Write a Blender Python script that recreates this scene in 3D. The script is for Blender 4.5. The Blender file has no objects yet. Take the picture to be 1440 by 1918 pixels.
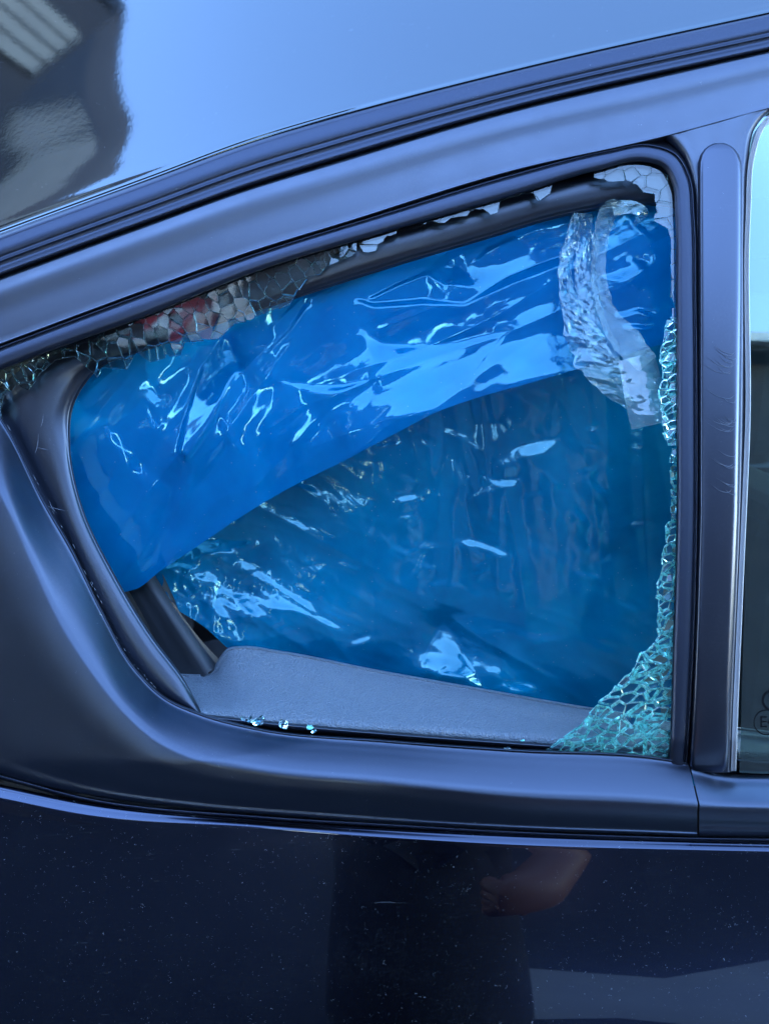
import bpy, bmesh, math, random
import numpy as np
from mathutils import Vector, noise
random.seed(7); rng = np.random.default_rng(5)
S = bpy.context.scene
COL = S.collection
# ------------------------------------------------------------------ camera
F = 1500.0; PITCH = math.radians(14.0); ZC = 1.427; YC = -0.728
cam = bpy.data.cameras.new("camera"); camo = bpy.data.objects.new("camera", cam); COL.objects.link(camo)
cam.sensor_fit = 'VERTICAL'; cam.sensor_height = 32; cam.sensor_width = 24; cam.lens = 32*F/1918
cam.clip_start = 0.02; cam.clip_end = 400
camo.location = (0, YC, ZC); camo.rotation_euler = (math.radians(90)-PITCH, 0, 0)
cam.dof.use_dof = True; cam.dof.focus_distance = .76; cam.dof.aperture_fstop = 25/4.2
S.camera = camo
# ------------------------------------------------------------------ world, sun, exposure
SUN_EL, SUN_ROT = math.radians(27), math.radians(232)
w = bpy.data.worlds.new("World"); S.world = w; w.use_nodes = True
nt = w.node_tree; sk = nt.nodes.new('ShaderNodeTexSky'); sk.sky_type = 'NISHITA'; sk.sun_disc = False
sk.sun_elevation = SUN_EL; sk.sun_rotation = SUN_ROT
sk.air_density = 1.0; sk.dust_density = 0.0; sk.ozone_density = 4.2
nt.links.new(sk.outputs[0], nt.nodes['Background'].inputs[0]); nt.nodes['Background'].inputs[1].default_value = 0.15
sl = bpy.data.lights.new("sun", 'SUN'); sl.energy = 3; sl.angle = math.radians(0.5); sl.color = (1, .95, .86)
so = bpy.data.objects.new("sun", sl); COL.objects.link(so)
sd = Vector((math.sin(SUN_ROT)*math.cos(SUN_EL), math.cos(SUN_ROT)*math.cos(SUN_EL), math.sin(SUN_EL)))
so.rotation_euler = sd.to_track_quat('Z', 'Y').to_euler(); so.location = (-3, -3, 9)
S.view_settings.view_transform = 'Standard'; S.view_settings.look = 'None'
S.view_settings.exposure = 4.2; S.view_settings.gamma = 1.0
S.cycles.max_bounces = 14; S.cycles.transparent_max_bounces = 24; S.cycles.transmission_bounces = 12
S.cycles.sample_clamp_indirect = 4.0
# ------------------------------------------------------------------ geometry helpers
KL = math.tan(math.radians(16)); Z0 = 1.246; ZB = 1.045; YB = (ZB-Z0)*KL
CP, SP = math.cos(PITCH), math.sin(PITCH)
def ray(px, py):
    a = (px-720)/F; b = (959-py)/F
    return a, CP+b*SP, -SP+b*CP          # unnormalised direction
def W(px, py, off=0.0):
    """point on the leaning car side (vertical below the belt line), off metres proud of it"""
    dx, dy, dz = ray(px, py)
    t = (KL*(ZC-Z0)-off-YC)/(dy-KL*dz)
    if ZC+t*dz < ZB: t = (YB-off-YC)/dy
    return (t*dx, YC+t*dy, ZC+t*dz)
def V(px, py, y):
    dx, dy, dz = ray(px, py); t = (y-YC)/dy
    return (t*dx, YC+t*dy, ZC+t*dz)
def link_obj(name, me, mat, parent=None, smooth=True):
    o = bpy.data.objects.new(name, me); COL.objects.link(o)
    if mat is not None:
        for m in (mat if isinstance(mat, (list, tuple)) else [mat]): me.materials.append(m)
    if parent: o.parent = parent
    if smooth: me.polygons.foreach_set('use_smooth', [True]*len(me.polygons))
    return o
def mesh_obj(name, vs, fs, mat, parent=None, smooth=True):
    me = bpy.data.meshes.new(name); me.from_pydata([tuple(v) for v in vs], [], fs); me.update()
    return link_obj(name, me, mat, parent, smooth)
def tag(o, label=None, cat=None, group=None, kind=None):
    if label: o['label'] = label
    if cat: o['category'] = cat
    if group: o['group'] = group
    if kind: o['kind'] = kind
    return o
def empty(name, loc=(0, 0, 0)):
    o = bpy.data.objects.new(name, None); COL.objects.link(o); o.location = loc; o.empty_display_size = .1
    return o
def crm(P, per):
    """Catmull-Rom through rows of P, per samples per segment"""
    P = np.array(P, float); n = len(P)
    A = np.vstack([2*P[0]-P[1], P, 2*P[-1]-P[-2]])
    out = []
    for i in range(n-1):
        p0, p1, p2, p3 = A[i:i+4]
        # centripetal-ish tangents scaled by chord keep uneven spacing calm
        d0, d1, d2 = [max(np.linalg.norm((q-p)[:2]), 1e-4) for p, q in ((p0, p1), (p1, p2), (p2, p3))]
        m1 = d1*((p1-p0)/d0*d1+(p2-p1)/d1*d0)/(d0+d1); m2 = d1*((p2-p1)/d1*d2+(p3-p2)/d2*d1)/(d1+d2)
        for k in range(per):
            t = k/per; t2, t3 = t*t, t*t*t
            out.append((2*t3-3*t2+1)*p1+(t3-2*t2+t)*m1+(-2*t3+3*t2)*p2+(t3-t2)*m2)
    out.append(P[-1]); return np.array(out)
def grid_faces(nr, nc, mask=None):
    return [(r*nc+c, r*nc+c+1, (r+1)*nc+c+1, (r+1)*nc+c) for r in range(nr-1) for c in range(nc-1)
            if mask is None or mask[r][c]]
def offc(c, d):
    """curve shifted sideways by d px (to its right-hand/lower side) ; entries (x,y[,off])"""
    c = np.array(c, float); t = np.gradient(c[:, :2], axis=0); t /= np.linalg.norm(t, axis=1)[:, None]
    o = c.copy(); o[:, 0] += -t[:, 1]*d; o[:, 1] += t[:, 0]*d; return o
def lerpc(a, b, f): return np.array(a, float)[:, :2]*(1-f)+np.array(b, float)[:, :2]*f
def woff(c, off):
    c = np.array(c, float)[:, :2]; o = np.full((len(c), 1), 0.0); o[:, 0] = off
    return np.hstack([c, o])
def loft(name, curves, mat, parent, per=14, across=5, rim=0.02, flat=False, smooth=True):
    """curves: list of arrays (x,y,off) with equal point counts; rim gives the skin a turned-in edge"""
    C = [crm(c, per) for c in curves]; C = np.array(C); k, n, _ = C.shape
    rows = []
    if across > 1 and k > 2:
        for j in range(n):
            rows.append(crm(C[:, j, :], across))
        G = np.array(rows).transpose(1, 0, 2)
    else: G = C
    vs = [W(*p) for row in G for p in row]; nr, nc = G.shape[:2]
    if rim:
        top = [W(p[0], p[1], p[2]-rim) for p in G[0]]; bot = [W(p[0], p[1], p[2]-rim) for p in G[-1]]
        vs = top+vs+bot; nr += 2
    fs = grid_faces(nr, nc)
    o = mesh_obj(name, vs, fs, mat, parent, smooth)
    if rim:
        me = o.data; sm = [True]*len(me.polygons)
        for q in range(nc-1): sm[q] = False; sm[-1-q] = False
        me.polygons.foreach_set('use_smooth', sm)
    me = o.data
    bm = bmesh.new(); bm.from_mesh(me); bmesh.ops.recalc_face_normals(bm, faces=bm.faces)
    c = sum((f.normal.y*f.calc_area() for f in bm.faces))
    if c > 0: bmesh.ops.reverse_faces(bm, faces=bm.faces)
    bm.to_mesh(me); bm.free()
    return o
def box(name, x0, x1, y0, y1, z0, z1, mat, parent=None, bev=0.0):
    bm = bmesh.new(); bmesh.ops.create_cube(bm, size=1)
    for v in bm.verts:
        v.co = Vector(((x0+x1)/2+v.co.x*(x1-x0), (y0+y1)/2+v.co.y*(y1-y0), (z0+z1)/2+v.co.z*(z1-z0)))
    if bev: bmesh.ops.bevel(bm, geom=bm.edges[:], offset=bev, segments=3, affect='EDGES', profile=.5)
    me = bpy.data.meshes.new(name); bm.to_mesh(me); bm.free()
    return link_obj(name, me, mat, parent, False)
# ------------------------------------------------------------------ materials
def new_mat(name):
    m = bpy.data.materials.new(name); m.use_nodes = True; nt = m.node_tree; nt.nodes.clear()
    return m, nt, nt.nodes, nt.links
def N(ns, t, **kw):
    n = ns.new(t)
    for k, v in kw.items():
        if k in ('inputs',):
            for kk, vv in v.items(): n.inputs[kk].default_value = vv
        else: setattr(n, k, v)
    return n
def ramp(ns, stops):
    r = ns.new('ShaderNodeValToRGB'); e = r.color_ramp.elements
    while len(e) < len(stops): e.new(.5)
    for q, (p, c) in enumerate(stops): e[q].position = p; e[q].color = c if len(c) == 4 else (*c, 1)
    return r
def principled(name, col, rough=.5, metal=0, spec=.5, coat=0, coat_rough=.05, bump=None, dust=0, grain=None, col2=None, cscale=6,
               specks=0, scratches=0, rough_var=0):
    """bump=(scale,strength,dist) ; dust: amount of pale film in blotches ; specks: density of light dust grains"""
    m, nt, ns, L = new_mat(name)
    out = ns.new('ShaderNodeOutputMaterial'); b = ns.new('ShaderNodeBsdfPrincipled')
    dustf = []
    b.inputs['Base Color'].default_value = (*col, 1); b.inputs['Roughness'].default_value = rough
    b.inputs['Metallic'].default_value = metal; b.inputs['Specular IOR Level'].default_value = spec
    b.inputs['Coat Weight'].default_value = coat; b.inputs['Coat Roughness'].default_value = coat_rough
    tc = ns.new('ShaderNodeTexCoord'); co = tc.outputs['Object']
    cur = None
    if col2:
        n = N(ns, 'ShaderNodeTexNoise', inputs={'Scale': cscale, 'Detail': 8, 'Roughness': .65}); L.new(co, n.inputs[0])
        r = ramp(ns, [(.35, col), (.68, col2)]); L.new(n.outputs[0], r.inputs[0]); cur = r.outputs[0]
    def mixin(fac, colr):
        nonlocal cur
        mx = ns.new('ShaderNodeMix'); mx.data_type = 'RGBA'
        if cur is None: mx.inputs[6].default_value = (*col, 1)
        else: L.new(cur, mx.inputs[6])
        mx.inputs[7].default_value = (*colr, 1); L.new(fac, mx.inputs[0]); cur = mx.outputs[2]
    if dust:
        n = N(ns, 'ShaderNodeTexNoise', inputs={'Scale': 9, 'Detail': 10, 'Roughness': .75}); L.new(co, n.inputs[0])
        n2 = N(ns, 'ShaderNodeTexNoise', inputs={'Scale': 420, 'Detail': 3, 'Roughness': .7}); L.new(co, n2.inputs[0])
        mu = N(ns, 'ShaderNodeMath', operation='MULTIPLY'); L.new(n.outputs[0], mu.inputs[0]); L.new(n2.outputs[0], mu.inputs[1])
        mr = N(ns, 'ShaderNodeMapRange', inputs={1: .27, 2: .42, 3: 0, 4: dust}); L.new(mu.outputs[0], mr.inputs[0])
        dustf.append(mr.outputs[0])
    if specks:
        for sc, th, am in ((340, .15, specks*.8), (130, .07, specks*.7)):
            v = N(ns, 'ShaderNodeTexVoronoi', inputs={'Scale': sc, 'Randomness': 1}); 
            nn = N(ns, 'ShaderNodeTexNoise', inputs={'Scale': 400, 'Detail': 2})
            L.new(co, nn.inputs[0]); mxv = N(ns, 'ShaderNodeMix', data_type='RGBA'); mxv.inputs[0].default_value = .012
            L.new(co, mxv.inputs[6]); L.new(nn.outputs[1], mxv.inputs[7]); L.new(mxv.outputs[2], v.inputs[0])
            a = N(ns, 'ShaderNodeMath', operation='LESS_THAN'); L.new(v.outputs['Distance'], a.inputs[0]); a.inputs[1].default_value = th
            sp = ns.new('ShaderNodeSeparateColor'); L.new(v.outputs['Color'], sp.inputs[0])
            g = N(ns, 'ShaderNodeMath', operation='GREATER_THAN'); L.new(sp.outputs[0], g.inputs[0]); g.inputs[1].default_value = 1-am
            mu = N(ns, 'ShaderNodeMath', operation='MULTIPLY'); L.new(a.outputs[0], mu.inputs[0]); L.new(g.outputs[0], mu.inputs[1])
            m2 = N(ns, 'ShaderNodeMath', operation='MULTIPLY'); L.new(mu.outputs[0], m2.inputs[0]); L.new(sp.outputs[1], m2.inputs[1])
            dustf.append(m2.outputs[0])
    if scratches:
        mp = N(ns, 'ShaderNodeMapping'); mp.inputs['Scale'].default_value = (40, 40, 900); mp.inputs['Rotation'].default_value = (0, math.radians(8), 0)
        L.new(co, mp.inputs[0])
        n = N(ns, 'ShaderNodeTexNoise', inputs={'Scale': 1, 'Detail': 3, 'Distortion': .6}); L.new(mp.outputs[0], n.inputs[0])
        mp2 = N(ns, 'ShaderNodeTexNoise', inputs={'Scale': 14, 'Detail': 3}); L.new(co, mp2.inputs[0])
        mr = N(ns, 'ShaderNodeMapRange', inputs={1: .66, 2: .72, 3: 0, 4: 1}); L.new(n.outputs[0], mr.inputs[0])
        m3 = N(ns, 'ShaderNodeMapRange', inputs={1: .55, 2: .66, 3: 0, 4: scratches}); L.new(mp2.outputs[0], m3.inputs[0])
        mu = N(ns, 'ShaderNodeMath', operation='MULTIPLY'); L.new(mr.outputs[0], mu.inputs[0]); L.new(m3.outputs[0], mu.inputs[1])
        dustf.append(mu.outputs[0])
    if dustf:
        f = dustf[0]
        for g_ in dustf[1:]:
            mm = N(ns, 'ShaderNodeMath', operation='MAXIMUM'); L.new(f, mm.inputs[0]); L.new(g_, mm.inputs[1]); f = mm.outputs[0]
        dd = N(ns, 'ShaderNodeBsdfDiffuse'); dd.inputs[0].default_value = (.26, .27, .29, 1)
        ms = ns.new('ShaderNodeMixShader'); L.new(f, ms.inputs[0]); L.new(b.outputs[0], ms.inputs[1]); L.new(dd.outputs[0], ms.inputs[2]); L.new(ms.outputs[0], out.inputs[0])
    else: L.new(b.outputs[0], out.inputs[0])
    if cur is not None: L.new(cur, b.inputs['Base Color'])
    if rough_var:
        n = N(ns, 'ShaderNodeTexNoise', inputs={'Scale': 25, 'Detail': 8, 'Roughness': .7}); L.new(co, n.inputs[0])
        mr = N(ns, 'ShaderNodeMapRange', inputs={1: .3, 2: .7, 3: rough-rough_var, 4: rough+rough_var}); L.new(n.outputs[0], mr.inputs[0])
        L.new(mr.outputs[0], b.inputs['Roughness'])
    if bump:
        kind = bump[3] if len(bump) > 3 else 'noise'
        if kind == 'leather':
            mp = N(ns, 'ShaderNodeMapping'); mp.inputs['Scale'].default_value = (1, 1, 1)
            L.new(co, mp.inputs[0])
            nz = N(ns, 'ShaderNodeTexNoise', inputs={'Scale': bump[0]*.5, 'Detail': 2}); L.new(mp.outputs[0], nz.inputs[0])
            mxv = N(ns, 'ShaderNodeMix', data_type='RGBA'); mxv.inputs[0].default_value = .004
            L.new(mp.outputs[0], mxv.inputs[6]); L.new(nz.outputs[1], mxv.inputs[7])
            t = N(ns, 'ShaderNodeTexVoronoi', feature='DISTANCE_TO_EDGE', inputs={'Scale': bump[0]}); L.new(mxv.outputs[2], t.inputs[0])
            mr = N(ns, 'ShaderNodeMapRange', inputs={1: 0, 2: .22, 3: 0, 4: 1}); L.new(t.outputs[0], mr.inputs[0]); h = mr.outputs[0]
        else:
            t = N(ns, 'ShaderNodeTexNoise', inputs={'Scale': bump[0], 'Detail': 5, 'Roughness': .6}); L.new(co, t.inputs[0]); h = t.outputs[0]
        bp = N(ns, 'ShaderNodeBump', inputs={'Strength': bump[1], 'Distance': bump[2]}); L.new(h, bp.inputs['Height'])
        L.new(bp.outputs[0], b.inputs['Normal'])
        if coat: L.new(bp.outputs[0], b.inputs['Coat Normal'])
    return m
M = {}
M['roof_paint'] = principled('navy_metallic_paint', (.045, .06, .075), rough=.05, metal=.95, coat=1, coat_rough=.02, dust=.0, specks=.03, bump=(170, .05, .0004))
M['door_paint'] = principled('navy_paint_dark_reflection', (.015, .020, .047), rough=.2, metal=1, coat=1, coat_rough=.015, dust=.022, specks=.20, scratches=.12)  # same paint as the roof, darkened for the dark ground it mirrors
M['band'] = principled('satin_black_frame', (.098, .104, .130), rough=.42, metal=1, spec=.55, coat=.0, coat_rough=.25, dust=.035, specks=.02, bump=(700, .10, .0003), rough_var=.05)
M['trim'] = principled('grained_black_plastic', (.066, .074, .098), rough=.32, metal=1, spec=.6, coat=.0, dust=.03, specks=.03, bump=(1500, .22, .0004), rough_var=.03)
M['pillar'] = principled('gloss_black_pillar', (.070, .075, .100), rough=.28, metal=1, spec=.5, coat=.0, coat_rough=.15, dust=.04, specks=.03, scratches=.12)
M['rubber'] = principled('black_rubber', (.050, .055, .078), rough=.42, metal=1, spec=.5, dust=.03, specks=.02, bump=(500, .12, .0005))
M['rubber_dusty'] = principled('dusty_black_rubber', (.066, .070, .085), rough=.34, metal=1, dust=.06, specks=.05, scratches=.1, bump=(300, .15, .0005))
M['strip'] = principled('seal_strip_highlight', (.42, .38, .36), rough=.35, dust=.1)  # the highlight along the seal is put into this pale colour
M['card'] = principled('grained_grey_vinyl', (.105, .125, .150), rough=.45, spec=.5, bump=(330, .7, .0010, 'leather'), dust=.05)
M['cloth'] = principled('dark_seat_cloth', (.03, .03, .035), rough=.9, bump=(900, .6, .001))
M['tan'] = principled('beige_trim_plastic', (.13, .125, .11), rough=.6)
M['brown'] = principled('brown_trim_cloth', (.10, .07, .05), rough=.9, bump=(1200, .5, .001))
M['dark_in'] = principled('dark_interior_plastic', (.02, .021, .025), rough=.6)
M['asphalt'] = principled('asphalt', (.022, .024, .030), rough=.85, col2=(.036, .038, .044), cscale=14, bump=(60, .5, .01))
M['brick_dark'] = principled('dark_brown_brick', (.030, .030, .036), rough=.85, col2=(.05, .045, .05), cscale=5)
M['slate'] = principled('dark_slate_cladding', (.032, .029, .034), rough=.8, col2=(.050, .044, .048), cscale=2)
M['render_grey'] = principled('grey_wall_render', (.28, .27, .25), rough=.9, col2=(.34, .33, .30), cscale=3)
M['white_paint'] = principled('white_window_paint', (.7, .7, .68), rough=.5)
M['red_paint'] = principled('red_door_paint', (.35, .03, .04), rough=.5)
M['moss'] = principled('mossy_ground', (.08, .14, .05), rough=.95)
M['skin'] = principled('skin', (.30, .13, .085), rough=.5)
M['coat_cloth'] = principled('black_coat_cloth', (.022, .023, .028), rough=.9)
M['hair'] = principled('dark_hair', (.02, .014, .01), rough=.6)
M['phone'] = principled('phone_glass', (.01, .01, .012), rough=.2)
M['tile'] = principled('dark_roof_tile', (.012, .013, .018), rough=.9)
def thin_glass(name, tint, refl=1.0, rough=.0, dust=0.0, gl_col=(1, .98, .98)):
    m, nt, ns, L = new_mat(name); out = ns.new('ShaderNodeOutputMaterial')
    tr = N(ns, 'ShaderNodeBsdfTransparent'); tr.inputs[0].default_value = (*tint, 1)
    gl = N(ns, 'ShaderNodeBsdfGlossy'); gl.inputs['Roughness'].default_value = rough; gl.inputs[0].default_value = (*gl_col, 1)
    fr = N(ns, 'ShaderNodeFresnel', inputs={'IOR': 1.5})
    mu = N(ns, 'ShaderNodeMath', operation='MULTIPLY', use_clamp=True); L.new(fr.outputs[0], mu.inputs[0]); mu.inputs[1].default_value = refl
    mx = ns.new('ShaderNodeMixShader'); L.new(mu.outputs[0], mx.inputs[0]); L.new(tr.outputs[0], mx.inputs[1]); L.new(gl.outputs[0], mx.inputs[2])
    last = mx
    if dust:
        tc = ns.new('ShaderNodeTexCoord'); v = N(ns, 'ShaderNodeTexVoronoi', inputs={'Scale': 240}); L.new(tc.outputs['Object'], v.inputs[0])
        a = N(ns, 'ShaderNodeMath', operation='LESS_THAN'); L.new(v.outputs['Distance'], a.inputs[0]); a.inputs[1].default_value = .10
        sp = ns.new('ShaderNodeSeparateColor'); L.new(v.outputs['Color'], sp.inputs[0])
        g = N(ns, 'ShaderNodeMath', operation='GREATER_THAN'); L.new(sp.outputs[0], g.inputs[0]); g.inputs[1].default_value = .72
        n = N(ns, 'ShaderNodeTexNoise', inputs={'Scale': 30, 'Detail': 8, 'Roughness': .7}); L.new(tc.outputs['Object'], n.inputs[0])
        mr = N(ns, 'ShaderNodeMapRange', inputs={1: .4, 2: .75, 3: 0.004, 4: dust}); L.new(n.outputs[0], mr.inputs[0])
        m1 = N(ns, 'ShaderNodeMath', operation='MULTIPLY'); L.new(a.outputs[0], m1.inputs[0]); L.new(g.outputs[0], m1.inputs[1])
        m2 = N(ns, 'ShaderNodeMath', operation='MULTIPLY_ADD'); L.new(m1.outputs[0], m2.inputs[0]); m2.inputs[1].default_value = .25; L.new(mr.outputs[0], m2.inputs[2])
        df = N(ns, 'ShaderNodeBsdfDiffuse'); df.inputs[0].default_value = (.35, .36, .38, 1)
        mx2 = ns.new('ShaderNodeMixShader'); L.new(m2.outputs[0], mx2.inputs[0]); L.new(mx.outputs[0], mx2.inputs[1]); L.new(df.outputs[0], mx2.inputs[2]); last = mx2
    L.new(last.outputs[0], out.inputs[0]); return m
M['pane'] = thin_glass('window_pane_glass', (.46, .60, .58), 2.6, dust=.010, gl_col=(.82, .97, 1))
M['pane_dark'] = thin_glass('tinted_pane_glass', (.42, .50, .50), 1.5)
def glass(name, col, rough=0.0):
    m, nt, ns, L = new_mat(name); out = ns.new('ShaderNodeOutputMaterial')
    b = ns.new('ShaderNodeBsdfPrincipled'); b.inputs['Base Color'].default_value = (*col, 1); b.inputs['Roughness'].default_value = rough
    b.inputs['Transmission Weight'].default_value = 1; b.inputs['IOR'].default_value = 1.5
    L.new(b.outputs[0], out.inputs[0]); return m
M['shard'] = glass('green_tempered_glass', (.62, .88, .84))
M['shard_clear'] = thin_glass('crazed_pane_glass', (.72, .78, .78), 1.25)
def frosted(name, col, w):
    m, nt, ns, L = new_mat(name); out = ns.new('ShaderNodeOutputMaterial')
    d = N(ns, 'ShaderNodeBsdfDiffuse'); d.inputs[0].default_value = (*col, 1)
    t = N(ns, 'ShaderNodeBsdfTranslucent'); t.inputs[0].default_value = (*col, 1)
    g = N(ns, 'ShaderNodeBsdfGlass', inputs={'IOR': 1.5, 'Roughness': .15}); g.inputs[0].default_value = (.8, 1, .97, 1)
    a = ns.new('ShaderNodeMixShader'); a.inputs[0].default_value = .45; L.new(d.outputs[0], a.inputs[1]); L.new(t.outputs[0], a.inputs[2])
    b = ns.new('ShaderNodeMixShader'); L.new(g.outputs[0], b.inputs[1]); L.new(a.outputs[0], b.inputs[2])
    tc = ns.new('ShaderNodeTexCoord'); n = N(ns, 'ShaderNodeTexNoise', inputs={'Scale': 260, 'Detail': 4}); L.new(tc.outputs['Object'], n.inputs[0])
    mr = N(ns, 'ShaderNodeMapRange', inputs={1: .38, 2: .62, 3: w*.2, 4: w}); L.new(n.outputs[0], mr.inputs[0]); L.new(mr.outputs[0], b.inputs[0])
    L.new(b.outputs[0], out.inputs[0]); return m
M['fracture'] = frosted('fractured_glass_edge', (.42, .95, .88), .85)
M['fracture_thin'] = frosted('fractured_pane_edge', (.12, .2, .22), .35)
def film(name, t_col, d_col, tl_col, w_tr, w_tl, refl, rough, bump=(180, .25, .001), gloss=(1, 1, 1)):
    """stretched plastic film: part see-through, part scattering, glossy both sides"""
    m, nt, ns, L = new_mat(name); out = ns.new('ShaderNodeOutputMaterial')
    tc = ns.new('ShaderNodeTexCoord'); co = tc.outputs['Object']
    n = N(ns, 'ShaderNodeTexNoise', inputs={'Scale': bump[0], 'Detail': 6, 'Roughness': .55, 'Distortion': .8}); L.new(co, n.inputs[0])
    bp = N(ns, 'ShaderNodeBump', inputs={'Strength': bump[1], 'Distance': bump[2]}); L.new(n.outputs[0], bp.inputs['Height'])
    tr = N(ns, 'ShaderNodeBsdfTransparent'); tr.inputs[0].default_value = (*t_col, 1)
    n3 = N(ns, 'ShaderNodeTexNoise', inputs={'Scale': 5, 'Detail': 7, 'Roughness': .6, 'Distortion': .5}); L.new(co, n3.inputs[0])
    dc = ramp(ns, [(.32, tuple(c*.62 for c in d_col)), (.68, tuple(min(1, c*f_) for c, f_ in zip(d_col, (1.3, 1.6, 1.3))))]); L.new(n3.outputs[0], dc.inputs[0])
    d = N(ns, 'ShaderNodeBsdfDiffuse'); L.new(dc.outputs[0], d.inputs[0]); L.new(bp.outputs[0], d.inputs['Normal'])
    t = N(ns, 'ShaderNodeBsdfTranslucent'); t.inputs[0].default_value = (*tl_col, 1)
    a = ns.new('ShaderNodeMixShader'); a.inputs[0].default_value = w_tl; L.new(d.outputs[0], a.inputs[1]); L.new(t.outputs[0], a.inputs[2])
    b = ns.new('ShaderNodeMixShader'); b.inputs[0].default_value = w_tr; L.new(a.outputs[0], b.inputs[1]); L.new(tr.outputs[0], b.inputs[2])
    g = N(ns, 'ShaderNodeBsdfGlossy', inputs={'Roughness': rough}); g.inputs[0].default_value = (*gloss, 1); L.new(bp.outputs[0], g.inputs['Normal'])
    vz = N(ns, 'ShaderNodeTexVoronoi', inputs={'Scale': 300}); L.new(co, vz.inputs[0])
    lt = N(ns, 'ShaderNodeMath', operation='LESS_THAN'); L.new(vz.outputs['Distance'], lt.inputs[0]); lt.inputs[1].default_value = .13
    sc_ = ns.new('ShaderNodeSeparateColor'); L.new(vz.outputs['Color'], sc_.inputs[0])
    gt = N(ns, 'ShaderNodeMath', operation='GREATER_THAN'); L.new(sc_.outputs[0], gt.inputs[0]); gt.inputs[1].default_value = .93
    mm = N(ns, 'ShaderNodeMath', operation='MULTIPLY'); L.new(lt.outputs[0], mm.inputs[0]); L.new(gt.outputs[0], mm.inputs[1])
    m5 = N(ns, 'ShaderNodeMath', operation='MULTIPLY'); L.new(mm.outputs[0], m5.inputs[0]); m5.inputs[1].default_value = .45
    wd = N(ns, 'ShaderNodeBsdfDiffuse'); wd.inputs[0].default_value = (.35, .42, .5, 1)
    b0 = b; b = ns.new('ShaderNodeMixShader'); L.new(m5.outputs[0], b.inputs[0]); L.new(b0.outputs[0], b.inputs[1]); L.new(wd.outputs[0], b.inputs[2])
    fr = N(ns, 'ShaderNodeFresnel', inputs={'IOR': 1.52}); L.new(bp.outputs[0], fr.inputs['Normal'])
    mu = N(ns, 'ShaderNodeMath', operation='MULTIPLY', use_clamp=True); L.new(fr.outputs[0], mu.inputs[0]); mu.inputs[1].default_value = refl
    c = ns.new('ShaderNodeMixShader'); L.new(mu.outputs[0], c.inputs[0]); L.new(b.outputs[0], c.inputs[1]); L.new(g.outputs[0], c.inputs[2])
    L.new(c.outputs[0], out.inputs[0]); return m
M['film'] = film('blue_plastic_film', (.0, .30, .70), (.0, .17, .45), (.0, .24, .60), .22, .35, 1.6, .06, (160, .035, .0010), (.35, .9, 1))
M['film_back'] = film('blue_plastic_film_behind', (.02, .34, .62), (.0, .165, .36), (.0, .22, .48), .18, .35, 1.8, .09, (260, .08, .0012), (.5, 1, 1))
M['tape'] = film('clear_tape_film', (.85, .92, .95), (.42, .60, .60), (.5, .6, .65), .89, .3, 2.0, .06, (240, .5, .0015), (.8, 1, 1))
M['tape_frosty'] = film('frosty_tape_film', (.80, .88, .9), (.30, .40, .42), (.35, .45, .5), .80, .3, 1.7, .12, (420, .8, .0015), (.8, 1, 1))
M['tape_clear'] = film('crisp_clear_tape', (.90, .95, .97), (.55, .62, .66), (.5, .6, .65), .88, .3, 1.8, .03, (120, .12, .0010))
M['scuff'] = principled('scuffed_pale_plastic', (.13, .14, .17), rough=.5)
M['print'] = principled('dark_glass_print', (.004, .004, .005), rough=.9, spec=.1)
M['print_grey'] = principled('grey_glass_print', (.06, .10, .11), rough=.5)

# ================================================================== the place around the car
g = mesh_obj('road', [(-60, -60, 0), (60, -60, 0), (60, 60, 0), (-60, 60, 0)], [(0, 1, 2, 3)], M['asphalt'], None, False); tag(g, kind='structure')
def wall_with_openings(name, origin, ux, width, height, holes, mat, parent, thick=.25):
    """vertical wall, ux unit direction, built as blocks around the openings (u0,u1,z0,z1)"""
    ux = Vector(ux); nrm = Vector((ux.y, -ux.x, 0)); o = Vector(origin)
    us = sorted({0, width, *[h[0] for h in holes], *[h[1] for h in holes]}); zs = sorted({0, height, *[h[2] for h in holes], *[h[3] for h in holes]})
    vs, fs = [], []
    for i in range(len(us)-1):
        for j in range(len(zs)-1):
            uc, zc = (us[i]+us[i+1])/2, (zs[j]+zs[j+1])/2
            if any(h[0] < uc < h[1] and h[2] < zc < h[3] for h in holes): continue
            b = len(vs)
            for d in (0, -thick):
                for (u, z) in ((us[i], zs[j]), (us[i+1], zs[j]), (us[i+1], zs[j+1]), (us[i], zs[j+1])):
                    vs.append(o+ux*u+nrm*d+Vector((0, 0, z)))
            fs += [tuple(b+q for q in f) for f in ((0, 1, 2, 3), (7, 6, 5, 4), (0, 4, 5, 1), (1, 5, 6, 2), (2, 6, 7, 3), (3, 7, 4, 0))]
    bm = bmesh.new()
    me = bpy.data.meshes.new(name); me.from_pydata([tuple(v) for v in vs], [], fs); bm.from_mesh(me)
    bmesh.ops.remove_doubles(bm, verts=bm.verts, dist=.0005)
    seen = {}; kill = []
    for f in bm.faces:
        k = tuple(sorted(v.index for v in f.verts)); seen.setdefault(k, []).append(f)
    for fl in seen.values():
        if len(fl) > 1: kill += fl
    bmesh.ops.delete(bm, geom=kill, context='FACES_ONLY'); bmesh.ops.recalc_face_normals(bm, faces=bm.faces)
    bm.to_mesh(me); bm.free(); return link_obj(name, me, mat, parent, False)
def obox(name, origin, ux, u0, u1, d0, d1, z0, z1, mat, parent):
    ux = Vector(ux); nrm = Vector((ux.y, -ux.x, 0)); o = Vector(origin)
    vs = [o+ux*u+nrm*d+Vector((0, 0, z)) for z in (z0, z1) for d in (d0, d1) for u in (u0, u1)]
    fs = [(0, 1, 3, 2), (4, 6, 7, 5), (0, 4, 5, 1), (2, 3, 7, 6), (0, 2, 6, 4), (1, 5, 7, 3)]
    return mesh_obj(name, vs, fs, mat, parent, False)
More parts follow.
